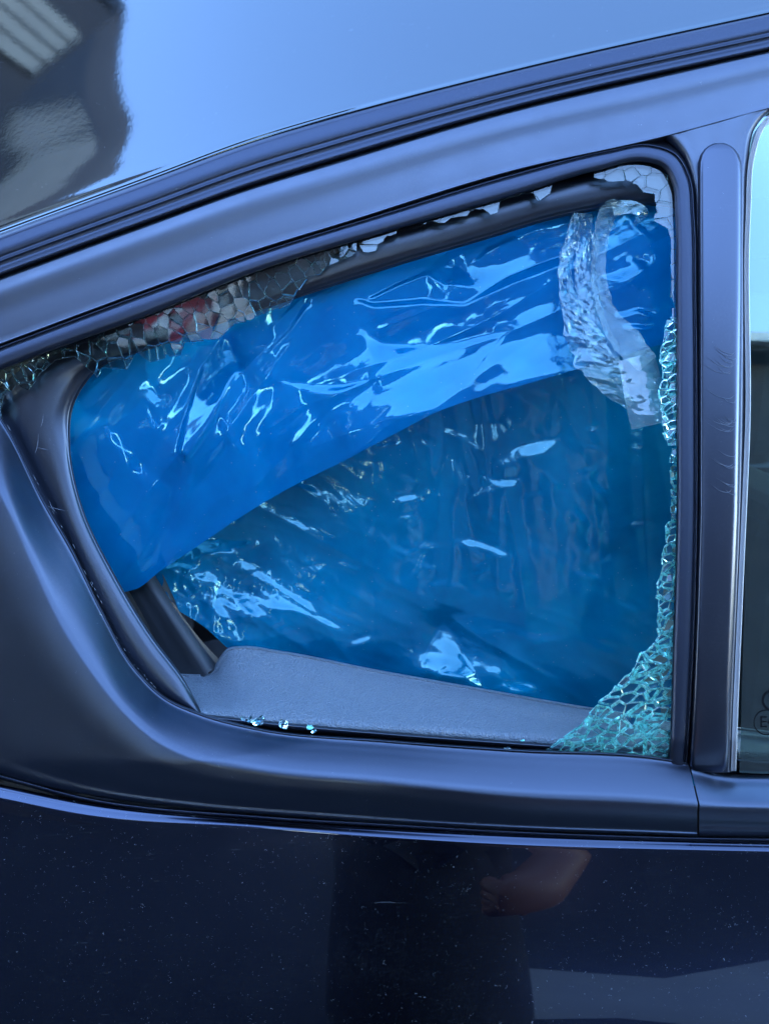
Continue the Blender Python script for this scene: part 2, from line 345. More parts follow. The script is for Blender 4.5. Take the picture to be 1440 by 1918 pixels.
def house(name, origin, ux, width, height, holes, wall_m, label, depth=6, red_door=None, eave=.35):
    """origin at the wall's foot; nrm = (ux.y,-ux.x) points out of the facade"""
    h = tag(empty(name, (0, 0, 0)), label, 'house')
    wall_with_openings('wall', origin, ux, width, height, holes, wall_m, h)
    for (u0, u1, z0, z1) in holes:
        if z0 < .2:
            obox('door', origin, ux, u0+.05, u1-.05, -.14, -.09, z0+.01, z1-.05, M['red_paint'], h); continue
        f = obox('window', origin, ux, u0, u1, -.13, -.11, z0, z1, M['pane_dark'], h)
        for a in ((u0, u0+.07, z0, z1), (u1-.07, u1, z0, z1), (u0+.07, u1-.07, z0, z0+.07), (u0+.07, u1-.07, z1-.07, z1), ((u0+u1)/2-.03, (u0+u1)/2+.03, z0+.07, z1-.07)):
            obox('frame', origin, ux, a[0], a[1], -.109, -.04, a[2], a[3], M['white_paint'], f)
        obox('sill', origin, ux, u0-.06, u1+.06, .002, .09, z0-.07, z0-.002, M['white_paint'], f)
        obox('room_back', origin, ux, u0, u1, -1.2, -1.15, z0, z1, M['dark_in'], h)
    obox('roof', origin, ux, -eave, width+eave, -depth, eave, height+.003, height+.25, M['tile'], h)
    obox('gutter', origin, ux, -eave, width+eave, eave+.002, eave+.12, height+.08, height+.2, M['white_paint'], h)
    obox('side_wall', origin, ux, 0, .25, -depth, -.252, 0, height, wall_m, h); obox('side_wall', origin, ux, width-.25, width, -depth, -.252, 0, height, wall_m, h)
    obox('back_wall', origin, ux, .252, width-.252, -depth, -depth+.2, 0, height, wall_m, h)
    return h
house('brick_house', (16, -8.5, 0), (-1, 0, 0), 16, 6.0, [(2, 3.4, 3.4, 4.7), (5, 6.4, 3.4, 4.7), (2, 3.6, .9, 2.4)], M['brick_dark'],
      'dark brown brick house across the road facing the broken window')
house('slate_house', (-.9, -8.45, 0), (-1, 0, 0), 14, 9.6, [(4.2, 5.4, 2.4, 3.8), (8, 9.4, 6.4, 7.8)], M['slate'],
      'tall dark slate clad house across the road with a red and white awning')
aw = empty('awning', (0, 0, 0)); aw.parent = bpy.data.objects['slate_house']
obox('reflection_streak_bar', (-.9, -8.45, 0), (-1, 0, 0), 1.05, 1.35, .002, .12, 5.2, 9.0, M['white_paint'], bpy.data.objects['slate_house'])  # white bar added to give the bright stripe reflected in the glass
for k in range(14):
    x = -6.3+.3*k
    mesh_obj('awning_stripe', [(x, -8.19, 6.7), (x+.3, -8.19, 6.7), (x+.3, -7.2, 5.7), (x, -7.2, 5.7), (x, -8.19, 6.66), (x+.3, -8.19, 6.66), (x+.3, -7.2, 5.66), (x, -7.2, 5.66)],
             [(0, 1, 2, 3), (7, 6, 5, 4), (0, 4, 5, 1), (1, 5, 6, 2), (2, 6, 7, 3), (3, 7, 4, 0)], M['red_paint'] if k % 2 else M['white_paint'], aw, False)
HB = tag(empty('clad_house', (0, 0, 0)), 'dark clad house with a steep roof and pale wall panels close beside the car', 'house')
HO, HU = Vector((-3.49, -.66, 0)), Vector((-.6, .8, 0)); HN = Vector((.8, .6, 0))
def hprism(name, poly, u0, u1, mat):
    """poly in (d,z) across the side of the house, run from u0 to u1 along its front"""
    n = len(poly); vs = [HO+HU*u+HN*d+Vector((0, 0, z)) for u in (u0, u1) for d, z in poly]
    return mesh_obj(name, vs, [tuple(range(n)), tuple(range(2*n-1, n-1, -1))]+[(i, i+n, (i+1) % n+n, (i+1) % n) for i in range(n)], mat, HB, False)
rz = lambda d: 8.0-.92*d
hprism('side_wall', [(0, 0), (0, rz(0)), (-4, rz(-4)), (-4, 0)], 0, .25, M['slate']); hprism('side_wall', [(0, 0), (0, rz(0)), (-4, rz(-4)), (-4, 0)], 3.35, 3.6, M['slate'])
hprism('front_wall', [(0, 0), (0, rz(0)), (-.25, rz(-.25)), (-.25, 0)], .252, 3.348, M['slate']); hprism('back_wall', [(-3.75, 0), (-3.75, rz(-3.75)), (-4, rz(-4)), (-4, 0)], .252, 3.348, M['slate'])
hprism('roof', [(.03, rz(.03)+.01), (-4.2, rz(-4.2)+.01), (-4.2, rz(-4.2)+.26), (.03, rz(.03)+.26)], -.004, 3.7, M['tile'])
hprism('wall_panel', [(-.06, 3.6), (-.06, 5.85), (-.80, 7.75), (-1.22, 8.15), (-1.75, 7.7), (-1.75, 3.6)], -.04, -.003, M['render_grey'])
for z0 in (6.25, 6.5, 6.75, 7.0): obox('board', HO, HU, .06, 3.5, .003, .05, z0, z0+.2, M['render_grey'], HB)
house('terrace_house', (-6, 6.0, 0), (1, 0, 0), 12, 5.0, [(1, 2.4, .9, 2.2)], M['brick_dark'],
      'brown brick terrace house on the far side of the car', depth=5)
pv = mesh_obj('pale_reflection_patch', [(.22, -2.25, .004), (.9, -2.05, .004), (1.6, -2.5, .004), (2.6, -2.4, .004), (2.4, -1.75, .004), (1.75, -1.95, .004), (1.35, -1.55, .004), (.95, -1.42, .004), (.62, -1.55, .004), (.22, -1.50, .004)], [tuple(range(10))], M['render_grey'], None, False); tag(pv, kind='structure')  # pale patch added for the sky and lit ground mirrored low in the door
gv = mesh_obj('grass_verge', [(.60, -1.18, .004), (.75, -1.26, .004), (.95, -1.24, .004), (1.25, -1.36, .004), (1.3, -1.22, .004), (1.0, -1.10, .004), (.75, -1.12, .004)], [tuple(range(7))], M['moss'], None, False); tag(gv, kind='structure')
# ================================================================== the car
car = tag(empty('parked_car', (0, 0, 0)), 'dark navy car with a smashed rear quarter window and black window trim', 'car')
# --- roof skin
E_ = [(-700, 700), (-300, 558), (0, 443), (280, 340), (480, 266), (613, 226), (960, 135), (1440, 27), (1900, -70), (2400, -170)]
lx = np.array([max(0, 720-p[0])/1000. for p in E_])
def roofrow(dy, base, k):
    c = np.array(E_, float); c[:, 1] -= dy; c[:, 0] -= dy*.12
    return woff(c, base-0.045*lx**2*k)
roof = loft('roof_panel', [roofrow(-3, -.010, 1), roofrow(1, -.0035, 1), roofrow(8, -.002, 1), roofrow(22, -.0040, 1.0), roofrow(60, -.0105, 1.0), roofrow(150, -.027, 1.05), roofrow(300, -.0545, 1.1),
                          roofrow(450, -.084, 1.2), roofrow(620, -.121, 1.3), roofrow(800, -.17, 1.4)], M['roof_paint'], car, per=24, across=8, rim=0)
# --- gutter seal
Gb = [(-700, 775), (-300, 633), (0, 520), (280, 418), (480, 347), (613, 306), (960, 205), (1440, 95), (1900, -2), (2400, -100)]
def gr(f, off): return woff(lerpc(E_, Gb, f), off)
loft('roof_seal', [gr(-.06, -.022), gr(-.02, -.004), gr(.03, .0012), gr(.10, .0020), gr(.45, .0036), gr(.52, .0026), gr(.56, .0034), gr(.59, .0046), gr(.64, .0034), gr(.72, .0024), gr(.97, .0022), gr(1.01, -.004), gr(1.08, -.010)], M['rubber'], car, per=20, across=4, rim=0)
# --- satin band of the door frame
Bb = [(-700, 905), (-300, 760), (33, 635), (280, 543), (478, 471), (640, 421), (960, 322), (1240, 259), (1440, 205), (1900, 100), (2400, -10)]
Bt = [(-700, 778), (-300, 636), (0, 523), (260, 428), (470, 353), (625, 306), (960, 208), (1250, 140), (1440, 97), (1900, 0), (2400, -98)]
def bd(f, off): return woff(lerpc(Bt, Bb, f), off)
band = loft('door_frame', [bd(-.05, -.006), bd(-.01, .002), bd(.015, .0055), bd(.05, .0069), bd(.5, .0072), bd(.95, .0069), bd(.98, .0068), bd(1, .003), bd(1.05, -.004)], M['band'], car, per=16, across=5, rim=.012)
# --- rubber seal round the quarter window
So = [(-500, 835), (-200, 725), (33, 637), (280, 545), (480, 474), (720, 399), (960, 326), (1140, 281), (1215, 270), (1266, 288), (1292, 332), (1300, 400), (1304, 560), (1306, 700), (1306, 960), (1298, 1240), (1290, 1370), (1285, 1447)]
Si = [(-500, 890), (-200, 780), (33, 681), (280, 590), (480, 509), (720, 436), (960, 367), (1120, 319), (1200, 303), (1240, 314), (1258, 345), (1263, 400), (1265, 560), (1266, 700), (1266, 960), (1258, 1240), (1254, 1370), (1250, 1432)]
def sd_(f, off): return woff(lerpc(So, Si, f), off)
loft('window_seal', [sd_(-.45, -.006), sd_(-.04, .003), sd_(.04, .0060), sd_(.09, .0052), sd_(.13, .0043), sd_(.18, .0056), sd_(.34, .0068), sd_(.6, .0070), sd_(.85, .0055), sd_(.96, .003), sd_(1.0, .0005)], M['rubber'], car, per=12, across=4, rim=.010)
# --- pillar frame between the two windows
Pl = [(1190, 250), (1240, 262), (1270, 290), (1292, 345), (1298, 430), (1302, 640), (1303, 960), (1295, 1240), (1288, 1380), (1282, 1452)]
Pr = [(1500, 185), (1448, 205), (1415, 240), (1402, 300), (1398, 400), (1397, 640), (1391, 960), (1379, 1240), (1373, 1380), (1370, 1446)]
def pp(f, off): return woff(lerpc(Pl, Pr, f), off)
loft('pillar_frame', [pp(0, -.004), pp(.06, .0035), pp(.2, .0058), pp(.5, .0062), pp(.86, .0060), pp(.94, .0045), pp(.985, -.001), pp(1, -.008)], M['band'], car, per=14, across=6, rim=0)
# --- pillar cover
n = 40; pc = []
def pcov(f):  # outline left/right x at height py
    return None
rows = []
ys = [268, 270, 274, 280, 290, 304, 325, 360, 420, 560, 760, 960, 1160, 1300, 1400, 1432, 1442, 1446]
def xl(y): return np.interp(y, [330, 640, 960, 1240, 1446], [1306, 1307.5, 1308, 1300, 1288])
def xr(y): return np.interp(y, [310, 640, 960, 1240, 1446], [1388, 1387, 1381, 1370, 1363])
vs = []; us = np.linspace(-1, 1, 25)
for y in ys:
    c = (xl(y)+xr(y))/2; hw = (xr(y)-xl(y))/2
    if y < 310: hw *= math.sqrt(max(.03, 1-((310-y)/43)**2))
    if y > 1425: hw *= math.sqrt(max(.5, 1-((y-1425)/30)**2))
    for u in us:
        e = 1-abs(u)**14
        ee = min(1, (y-267)/8, (1447-y)/6)
        vs.append(W(c+u*hw, y, .0062+.0042*e*max(0, ee)**.5+.0012*(1-u*u)))
o = mesh_obj('pillar_cover', vs, grid_faces(len(ys), len(us)), M['pillar'], car)
for f in o.data.polygons: pass
# --- seal strip beside the front window, painted pale for its highlight
Ps = [(1560, 150), (1470, 200), (1428, 236), (1409, 290), (1401, 395), (1399.5, 800), (1391, 1000), (1384, 1160), (1376, 1350), (1373, 1444)]
loft('glass_run_strip', [woff(offc(Ps, 6), -.004), woff(offc(Ps, 5.5), .001), woff(offc(Ps, 2.5), .0025), woff(offc(Ps, -1), .0022), woff(offc(Ps, -4.5), .001), woff(offc(Ps, -5), -.004)], M['strip'], car, per=10, across=3, rim=0)
# --- front window pane (a real 4 mm sheet)
def slab(name, poly, off, th, mat, parent):
    a = [W(x, y, off) for x, y in poly]; b = [W(x, y, off-th) for x, y in poly]; n = len(poly)
    return mesh_obj(name, a+b, [tuple(range(n)), tuple(range(2*n-1, n-1, -1))]+[(i, i+n, (i+1) % n+n, (i+1) % n) for i in range(n)], mat, parent, False)
def WL(px, py, off=0.0):
    dx, dy, dz = ray(px, py); t = (KL*(ZC-Z0)-off-YC)/(dy-KL*dz); return (t*dx, YC+t*dy, ZC+t*dz)
W_keep = W; W = WL     # the pane runs straight down behind the trim instead of bending at the belt line
fw = slab('front_window', [(1380, 160), (2400, -60), (2400, 1500), (1900, 1470), (1384, 1447), (1400, 900)], -.002, .0035, M['pane'], car); W = W_keep
# --- black trim sweeping round the window and along the belt
T = [(-60, 690), (13, 797), (80, 930), (133, 1020), (190, 1138), (250, 1245), (312, 1306), (375, 1334), (480, 1362), (720, 1385), (960, 1402), (1245, 1419), (1288, 1427)]
R_ = [(-150, 690), (0, 906), (60, 1040), (127, 1180), (187, 1270), (233, 1327), (288, 1377), (377, 1420), (480, 1440), (720, 1463), (960, 1487), (1250, 1502), (1306, 1506)]
B_ = [(-900, 1000), (-600, 1200), (-400, 1320), (-230, 1395), (-120, 1425), (-40, 1440), (60, 1468), (177, 1492), (330, 1512), (600, 1534), (960, 1555), (1250, 1565), (1305, 1567)]
def tr_(f, off): return woff(lerpc(T, R_, f), off)
def rb(f, off): return woff(lerpc(R_, B_, f), off)
dfar = np.array([.03, .01, 0, 0, 0, 0, 0, 0, 0, 0, 0, 0, 0])
trim_rows = [tr_(0, -.002), tr_(.02, .004), tr_(.08, .0055), tr_(.25, .0125), tr_(.5, .0232), tr_(.70, .0312), tr_(.80, .0348), tr_(.9, .0380), tr_(1.0, .0403)]
Rd = offc(R_, 6); Rd2 = offc(R_, 15)
trim_rows += [woff(Rd, .0416), woff(Rd2, .0425)]
def rb2(f, off): return woff(lerpc(Rd2, B_, f), off)
trim_rows += [rb2(.35, .0428), rb2(.8, .0400-dfar*.5), rb2(.97, .0378-dfar), rb2(1, .034-dfar)]
for r_ in trim_rows: r_[0, 2] = min(r_[0, 2], .0055)*.6
loft('belt_trim', trim_rows, M['trim'], car, per=12, across=5, rim=.02)
# --- front door's trim after the seam
T2 = [(1291, 1430), (1340, 1446), (1440, 1452), (1900, 1478), (2400, 1500)]
R2 = [(1309.5, 1507), (1360, 1509), (1440, 1511), (1900, 1528), (2400, 1545)]
B2 = [(1308.5, 1567), (1360, 1568), (1440, 1569), (1900, 1578), (2400, 1590)]
loft('front_belt_trim', [woff(T2, .002), woff(lerpc(T2, R2, .06), .006), woff(lerpc(T2, R2, .25), .0125), woff(lerpc(T2, R2, .5), .0232), woff(lerpc(T2, R2, .70), .0312), woff(lerpc(T2, R2, .8), .0348), woff(lerpc(T2, R2, .9), .0380), woff(R2, .0403), woff(offc(R2, 6), .0416), woff(offc(R2, 15), .0425),
     woff(lerpc(offc(R2, 15), B2, .5), .0425), woff(lerpc(offc(R2, 15), B2, .95), .0378), woff(B2, .034)], M['trim'], car, per=10, across=4, rim=.02)
# --- lower lip of the trim, gap and door skin
L0 = [(-900, 1010), (-500, 1250), (-230, 1402), (0, 1452), (160, 1494), (480, 1528), (720, 1543), (960, 1557), (1305, 1569), (1440, 1571), (1900, 1582), (2400, 1594)]
L1 = offc(L0, 7); 
loft('trim_lip', [woff(offc(L0, -3), .031), woff(offc(L0, 0), .0360), woff(offc(L0, 3), .0366), woff(offc(L0, 6), .0350), woff(offc(L0, 8), .028)], M['rubber'], car, per=12, across=3, rim=.0)
D1 = [(-900, 1035), (-500, 1275), (-230, 1420), (0, 1471), (160, 1504), (480, 1536), (720, 1552), (960, 1564), (1305, 1575), (1440, 1578), (1900, 1590), (2400, 1602)]
D2 = [(-900, 1060), (-500, 1298), (-230, 1441), (0, 1491), (160, 1523), (480, 1546.5), (720, 1565), (960, 1579), (1305, 1589), (1440, 1592), (1900, 1604), (2400, 1616)]
low = [(-1100, 3000), (-700, 3000), (-300, 3000), (0, 3000), (160, 3000), (480, 3000), (720, 3000), (960, 3000), (1305, 3000), (1440, 3000), (1900, 3000), (2400, 3000)]
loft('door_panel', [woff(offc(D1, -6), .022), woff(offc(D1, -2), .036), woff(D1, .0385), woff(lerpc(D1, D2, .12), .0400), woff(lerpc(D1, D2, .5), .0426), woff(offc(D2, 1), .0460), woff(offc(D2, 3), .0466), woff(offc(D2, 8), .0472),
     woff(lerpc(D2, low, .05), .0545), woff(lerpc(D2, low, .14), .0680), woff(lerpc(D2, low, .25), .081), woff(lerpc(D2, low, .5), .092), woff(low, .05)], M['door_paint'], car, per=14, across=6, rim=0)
# --- inner opening: header and pillar weatherstrip in one sweep
Ho = [(1300, 330), (1200, 300), (960, 352), (720, 425), (480, 495), (280, 585), (60, 690), (-15, 770), (8, 800), (76, 930), (130, 1030), (186, 1145), (246, 1252), (310, 1312), (372, 1338)]
Hi = [(1300, 396), (1215, 385), (1075, 402), (900, 452), (700, 512), (552, 560), (300, 648), (176, 700), (138, 762), (132, 830), (152, 940), (215, 1075), (285, 1190), (345, 1272), (378, 1334)]
def hh(f, off): return woff(lerpc(Ho, Hi, f), off)
loft('opening_weatherstrip', [hh(-.1, -.012), hh(.05, -.014), hh(.25, -.012), hh(.45, -.0115), hh(.62, -.0125), hh(.78, -.0145), hh(.9, -.018), hh(.98, -.023), hh(1.0, -.028), hh(.99, -.046)], M['rubber_dusty'], car, per=12, across=5, rim=0)
# slot line between weatherstrip and trim
# --- interior pieces
def vloft(name, rows, mat, parent, per=10, across=4, **k): return loft(name, [np.array(r, float) for r in rows], mat, parent, per=per, across=across, rim=k.get('rim', 0))
vloft('inner_pillar_trim', [[(200, 1040, -.118), (272, 1160, -.112), (335, 1300, -.106)], [(228, 1050, -.116), (306, 1180, -.106), (366, 1285, -.099)], [(268, 1055, -.116), (345, 1170, -.106), (404, 1254, -.099)], [(276, 1055, -.124), (352, 1172, -.118), (414, 1256, -.113)]], M['dark_in'], car, rim=.0)
vloft('beige_pillar_panel', [[(262, 1050, -.130), (290, 1110, -.128), (325, 1185, -.126)], [(286, 1055, -.128), (312, 1110, -.126), (345, 1180, -.124)], [(326, 1120, -.122), (338, 1150, -.122), (365, 1190, -.122)]], M['tan'], car)
vloft('brown_seat_edge', [[(300, 1118, -.119), (330, 1190, -.119), (380, 1260, -.119)], [(326, 1130, -.116), (360, 1190, -.116), (410, 1250, -.116)], [(336, 1146, -.126), (378, 1200, -.126), (425, 1250, -.126)]], M['brown'], car)
# door card: top face runs from inboard edge out to the glass
C0 = [(330, 1262), (372, 1262), (396, 1258), (412, 1232), (428, 1215), (452, 1211), (520, 1219), (700, 1254), (900, 1290), (1100, 1325), (1300, 1352), (1500, 1378), (1900, 1430)]
C1 = [(352, 1300), (376, 1300), (402, 1298), (425, 1290), (445, 1283), (470, 1280), (530, 1284), (700, 1305), (900, 1330), (1100, 1354), (1300, 1374), (1500, 1396), (1900, 1440)]
C2 = [(374, 1332), (395, 1332), (420, 1333), (440, 1334), (460, 1336), (490, 1339), (540, 1344), (700, 1357), (900, 1372), (1100, 1387), (1300, 1400), (1500, 1414), (1900, 1455)]
loft('door_card', [woff(offc(C0, 8), -.115), woff(offc(C0, -1), -.108), woff(C0, -.100), woff(offc(C0, 5), -.094), woff(lerpc(C0, C1, .3), -.084), woff(C1, -.058), woff(lerpc(C1, C2, .6), -.034), woff(C2, -.0185), woff(offc(C2, 5), -.0165), woff(offc(C2, 16), -.0165), woff(offc(C2, 26), -.02)], M['card'], car, per=10, across=4, rim=0)
K = [(378, 1341), (480, 1352), (720, 1374), (960, 1392), (1250, 1412), (1500, 1434), (1900, 1475)]
loft('inner_belt_seal', [woff(offc(K, -4), -.016), woff(offc(K, -1), -.009), woff(offc(K, 4), -.008), woff(offc(K, 9), -.0105), woff(offc(K, 14), -.016), woff(offc(K, 26), -.018)], M['rubber_dusty'], car, per=10, across=4, rim=0)
# --- cabin shell, far side, seats: what shows through the gaps
box('headliner', -2.0, 1.4, .30, 1.35, 1.56, 1.60, M['tan'], car)
box('cabin_floor', -1.4, 1.8, -.02, 1.4, .30, .34, M['dark_in'], car)
box('far_door', -1.4, 1.8, 1.40, 1.45, .34, 1.02, M['dark_in'], car)
box('far_roof_rail', -1.6, 1.4, 1.30, 1.36, 1.47, 1.555, M['dark_in'], car)
for k, x in enumerate((-1.0, .35, 1.3)): box('far_pillar', x, x+.12, 1.33, 1.39, 1.02, 1.47, M['dark_in'], car)
box('boot_panel', -1.45, -1.40, .08, 1.39, .34, 1.30, M['dark_in'], car)
def seat(x, y, wd):
    s = box('seat_back', x, x+.14, y, y+wd, .62, 1.20, M['cloth'], car, .04)
    box('headrest', x+.01, x+.11, y+.14, y+wd-.14, 1.22, 1.40, M['cloth'], s, .04)
    box('seat_cushion', x+.141, x+.60, y, y+wd, .46, .62, M['cloth'], car, .04)
seat(-.62, .16, .5); seat(-.62, .70, .5); seat(.45, .20, .46); seat(.45, .80, .46)
vloft('seat_belt', [[(1085, 380, -.16), (1120, 700, -.18), (1140, 1000, -.20), (1160, 1420, -.20)], [(1150, 380, -.16), (1165, 700, -.18), (1180, 1000, -.20), (1200, 1420, -.20)]], M['dark_in'], car, across=1)
vloft('inner_pillar_panel', [[(1215, 360, -.17), (1222, 800, -.19), (1228, 1420, -.19)], [(1228, 360, -.16), (1234, 800, -.17), (1238, 1420, -.17)], [(1330, 360, -.12), (1330, 800, -.12), (1320, 1420, -.12)], [(1400, 360, -.13), (1396, 800, -.13), (1380, 1420, -.13)]], M['tan'], car)

# ================================================================== blue plastic sheet
def seg_dist(X, Y, a, b):
    ax, ay = a; bx, by = b; dx, dy = bx-ax, by-ay; l2 = dx*dx+dy*dy+1e-9
    t = np.clip(((X-ax)*dx+(Y-ay)*dy)/l2, 0, 1); return np.hypot(X-ax-t*dx, Y-ay-t*dy), t
def poly_w(X, Y, P, soft):
    P = [tuple(p) for p in P]; n = len(P); ins = np.zeros(X.shape, bool); D = np.full(X.shape, 1e9)
    for i in range(n):
        x1, y1 = P[i]; x2, y2 = P[(i+1) % n]
        c = ((y1 > Y) != (y2 > Y)) & (X < (x2-x1)*(Y-y1)/((y2-y1) if y2 != y1 else 1e-9)+x1); ins ^= c
        D = np.minimum(D, seg_dist(X, Y, P[i], P[(i+1) % n])[0])
    s = np.where(ins, D, -D); return np.clip(.5+s/(2*soft), 0, 1)
def line_w(X, Y, P, wid, soft):
    """wid list or scalar half width along the polyline"""
    wid = [wid]*len(P) if np.isscalar(wid) else list(wid)+[wid[-1]]*len(P)
    Wt = np.zeros(X.shape)
    for i in range(len(P)-1):
        d, t = seg_dist(X, Y, P[i], P[i+1]); hw = wid[i]*(1-t)+wid[i+1]*t
        Wt = np.maximum(Wt, np.clip(.5+(hw-d)/(2*soft), 0, 1))
    return Wt
def poisson(gx, gy):
    """least-squares height whose gradient is (gx,gy); even mirror, FFT"""
    H, Wd = gx.shape
    GX = np.block([[gx, -gx[:, ::-1]], [gx[::-1], -gx[::-1, ::-1]]]); GY = np.block([[gy, gy[:, ::-1]], [-gy[::-1], -gy[::-1, ::-1]]])
    fx = np.fft.fftfreq(2*Wd)*2j*np.pi; fy = np.fft.fftfreq(2*H)*2j*np.pi
    a = np.fft.fft2(GX); b = np.fft.fft2(GY); KX, KY = np.meshgrid(fx, fy)
    den = (np.abs(KX)**2+np.abs(KY)**2); den[0, 0] = 1
    h = (np.conj(KX)*a+np.conj(KY)*b)/den; h[0, 0] = 0
    return np.real(np.fft.ifft2(h))[:H, :Wd]
ST = 3.0; X0, X1, Y0, Y1 = 40, 1340, 340, 1480
gxs = np.arange(X0, X1, ST); gys = np.arange(Y0, Y1, ST); GXm, GYm = np.meshgrid(gxs, gys)
def fnoise(scale, seed, oct=3, ax=1.0, ay=1.0):
    """smooth random field by spectral filtering, rms 1, anisotropic"""
    r = np.random.default_rng(seed).normal(size=GXm.shape)
    fx = np.fft.fftfreq(GXm.shape[1], ST); fy = np.fft.fftfreq(GXm.shape[0], ST); KX, KY = np.meshgrid(fx, fy)
    k = np.hypot(KX*ax, KY*ay)*scale; f = np.exp(-k**2*2)*1.0+.15*np.exp(-(k/3)**2*2)
    h = np.real(np.fft.ifft2(np.fft.fft2(r)*f)); return (h-h.mean())/h.std()
def fdir(deg, along, across, seed):
    r = np.random.default_rng(seed).normal(size=GXm.shape); a = math.radians(deg); ca, sa = math.cos(a), math.sin(a)
    fx = np.fft.fftfreq(GXm.shape[1], ST); fy = np.fft.fftfreq(GXm.shape[0], ST); KX, KY = np.meshgrid(fx, fy)
    u = (KX*ca+KY*sa)*along; v = (-KX*sa+KY*ca)*across
    h = np.real(np.fft.ifft2(np.fft.fft2(r)*np.exp(-2*(u*u+v*v)))); h = (h-h.mean())/h.std(); return -np.abs(h)
def blend(a, b, w): return a*(1-w)+b*w
def ridged(scale, seed, ax=1., ay=1.):
    a = fnoise(scale, seed, 3, ax, ay); return -np.abs(a)
def build_field(patches, noises):
    gx = np.zeros(GXm.shape); gy = np.zeros(GXm.shape)
    for p in patches:
        kind, P, (sx, sy) = p[0], p[1], p[2]; soft = p[3] if len(p) > 3 else 4
        wgt = poly_w(GXm, GYm, P, soft) if kind == 'P' else line_w(GXm, GYm, P, p[4], soft)
        gx = gx*(1-wgt)+sx*wgt; gy = gy*(1-wgt)+sy*wgt
    h = poisson(gx, gy)*ST
    for n_ in noises: h = h+n_
    return h
def sample(h, x, y):
    u = np.clip((x-X0)/ST, 0, h.shape[1]-1.001); v = np.clip((y-Y0)/ST, 0, h.shape[0]-1.001)
    i = u.astype(int); j = v.astype(int); a = u-i; b = v-j
    return h[j, i]*(1-a)*(1-b)+h[j, i+1]*a*(1-b)+h[j+1, i]*(1-a)*b+h[j+1, i+1]*a*b
def sheet(name, top, bot, h, ybase, mat, parent, nu, nv, solid=.0):
    top = np.array(top, float); bot = np.array(bot, float)
    xs = np.linspace(max(top[0, 0], bot[0, 0]), min(top[-1, 0], bot[-1, 0]), nu)
    ct = crm(top, 20); cb = crm(bot, 20)
    yt = np.interp(xs, ct[:, 0], ct[:, 1]); yb = np.interp(xs, cb[:, 0], cb[:, 1])
    v = np.linspace(0, 1, nv)[:, None]; Yg = yt[None]*(1-v)+yb[None]*v; Xg = np.repeat(xs[None], nv, 0)
    hh_ = sample(h, Xg, Yg)*.0005
    yb_ = ybase(Xg, Yg) if callable(ybase) else ybase
    Y = yb_-hh_
    a = (Xg-720)/F; b = (959-Yg)/F; dy = CP+b*SP; dz = -SP+b*CP; t = (Y-YC)/dy
    vs = np.stack([t*a, Y, ZC+t*dz], -1).reshape(-1, 3)
    me = bpy.data.meshes.new(name); me.from_pydata(vs.tolist(), [], [(f[3], f[2], f[1], f[0]) for f in grid_faces(nv, nu)]); me.update()
    return link_obj(name, me, mat, parent)
def hdr(x): return np.interp(x, [100, 172, 300, 540, 700, 900, 1075, 1215, 1340], [740, 705, 690, 575, 512, 452, 402, 385, 396])
def flap_base(x, y):
    hy = .104*np.clip((900-hdr(x))/450, 0, 1); d = np.maximum(0, y-hdr(x))
    return .072+np.maximum(0, hy-.072)*np.clip(1-d/300, 0, 1)**1.3+.003
def back_base(x, y): return flap_base(x, y)+.036-.026*np.clip((y-950)/250, 0, 1)*np.clip((700-x)/300, 0, 1)
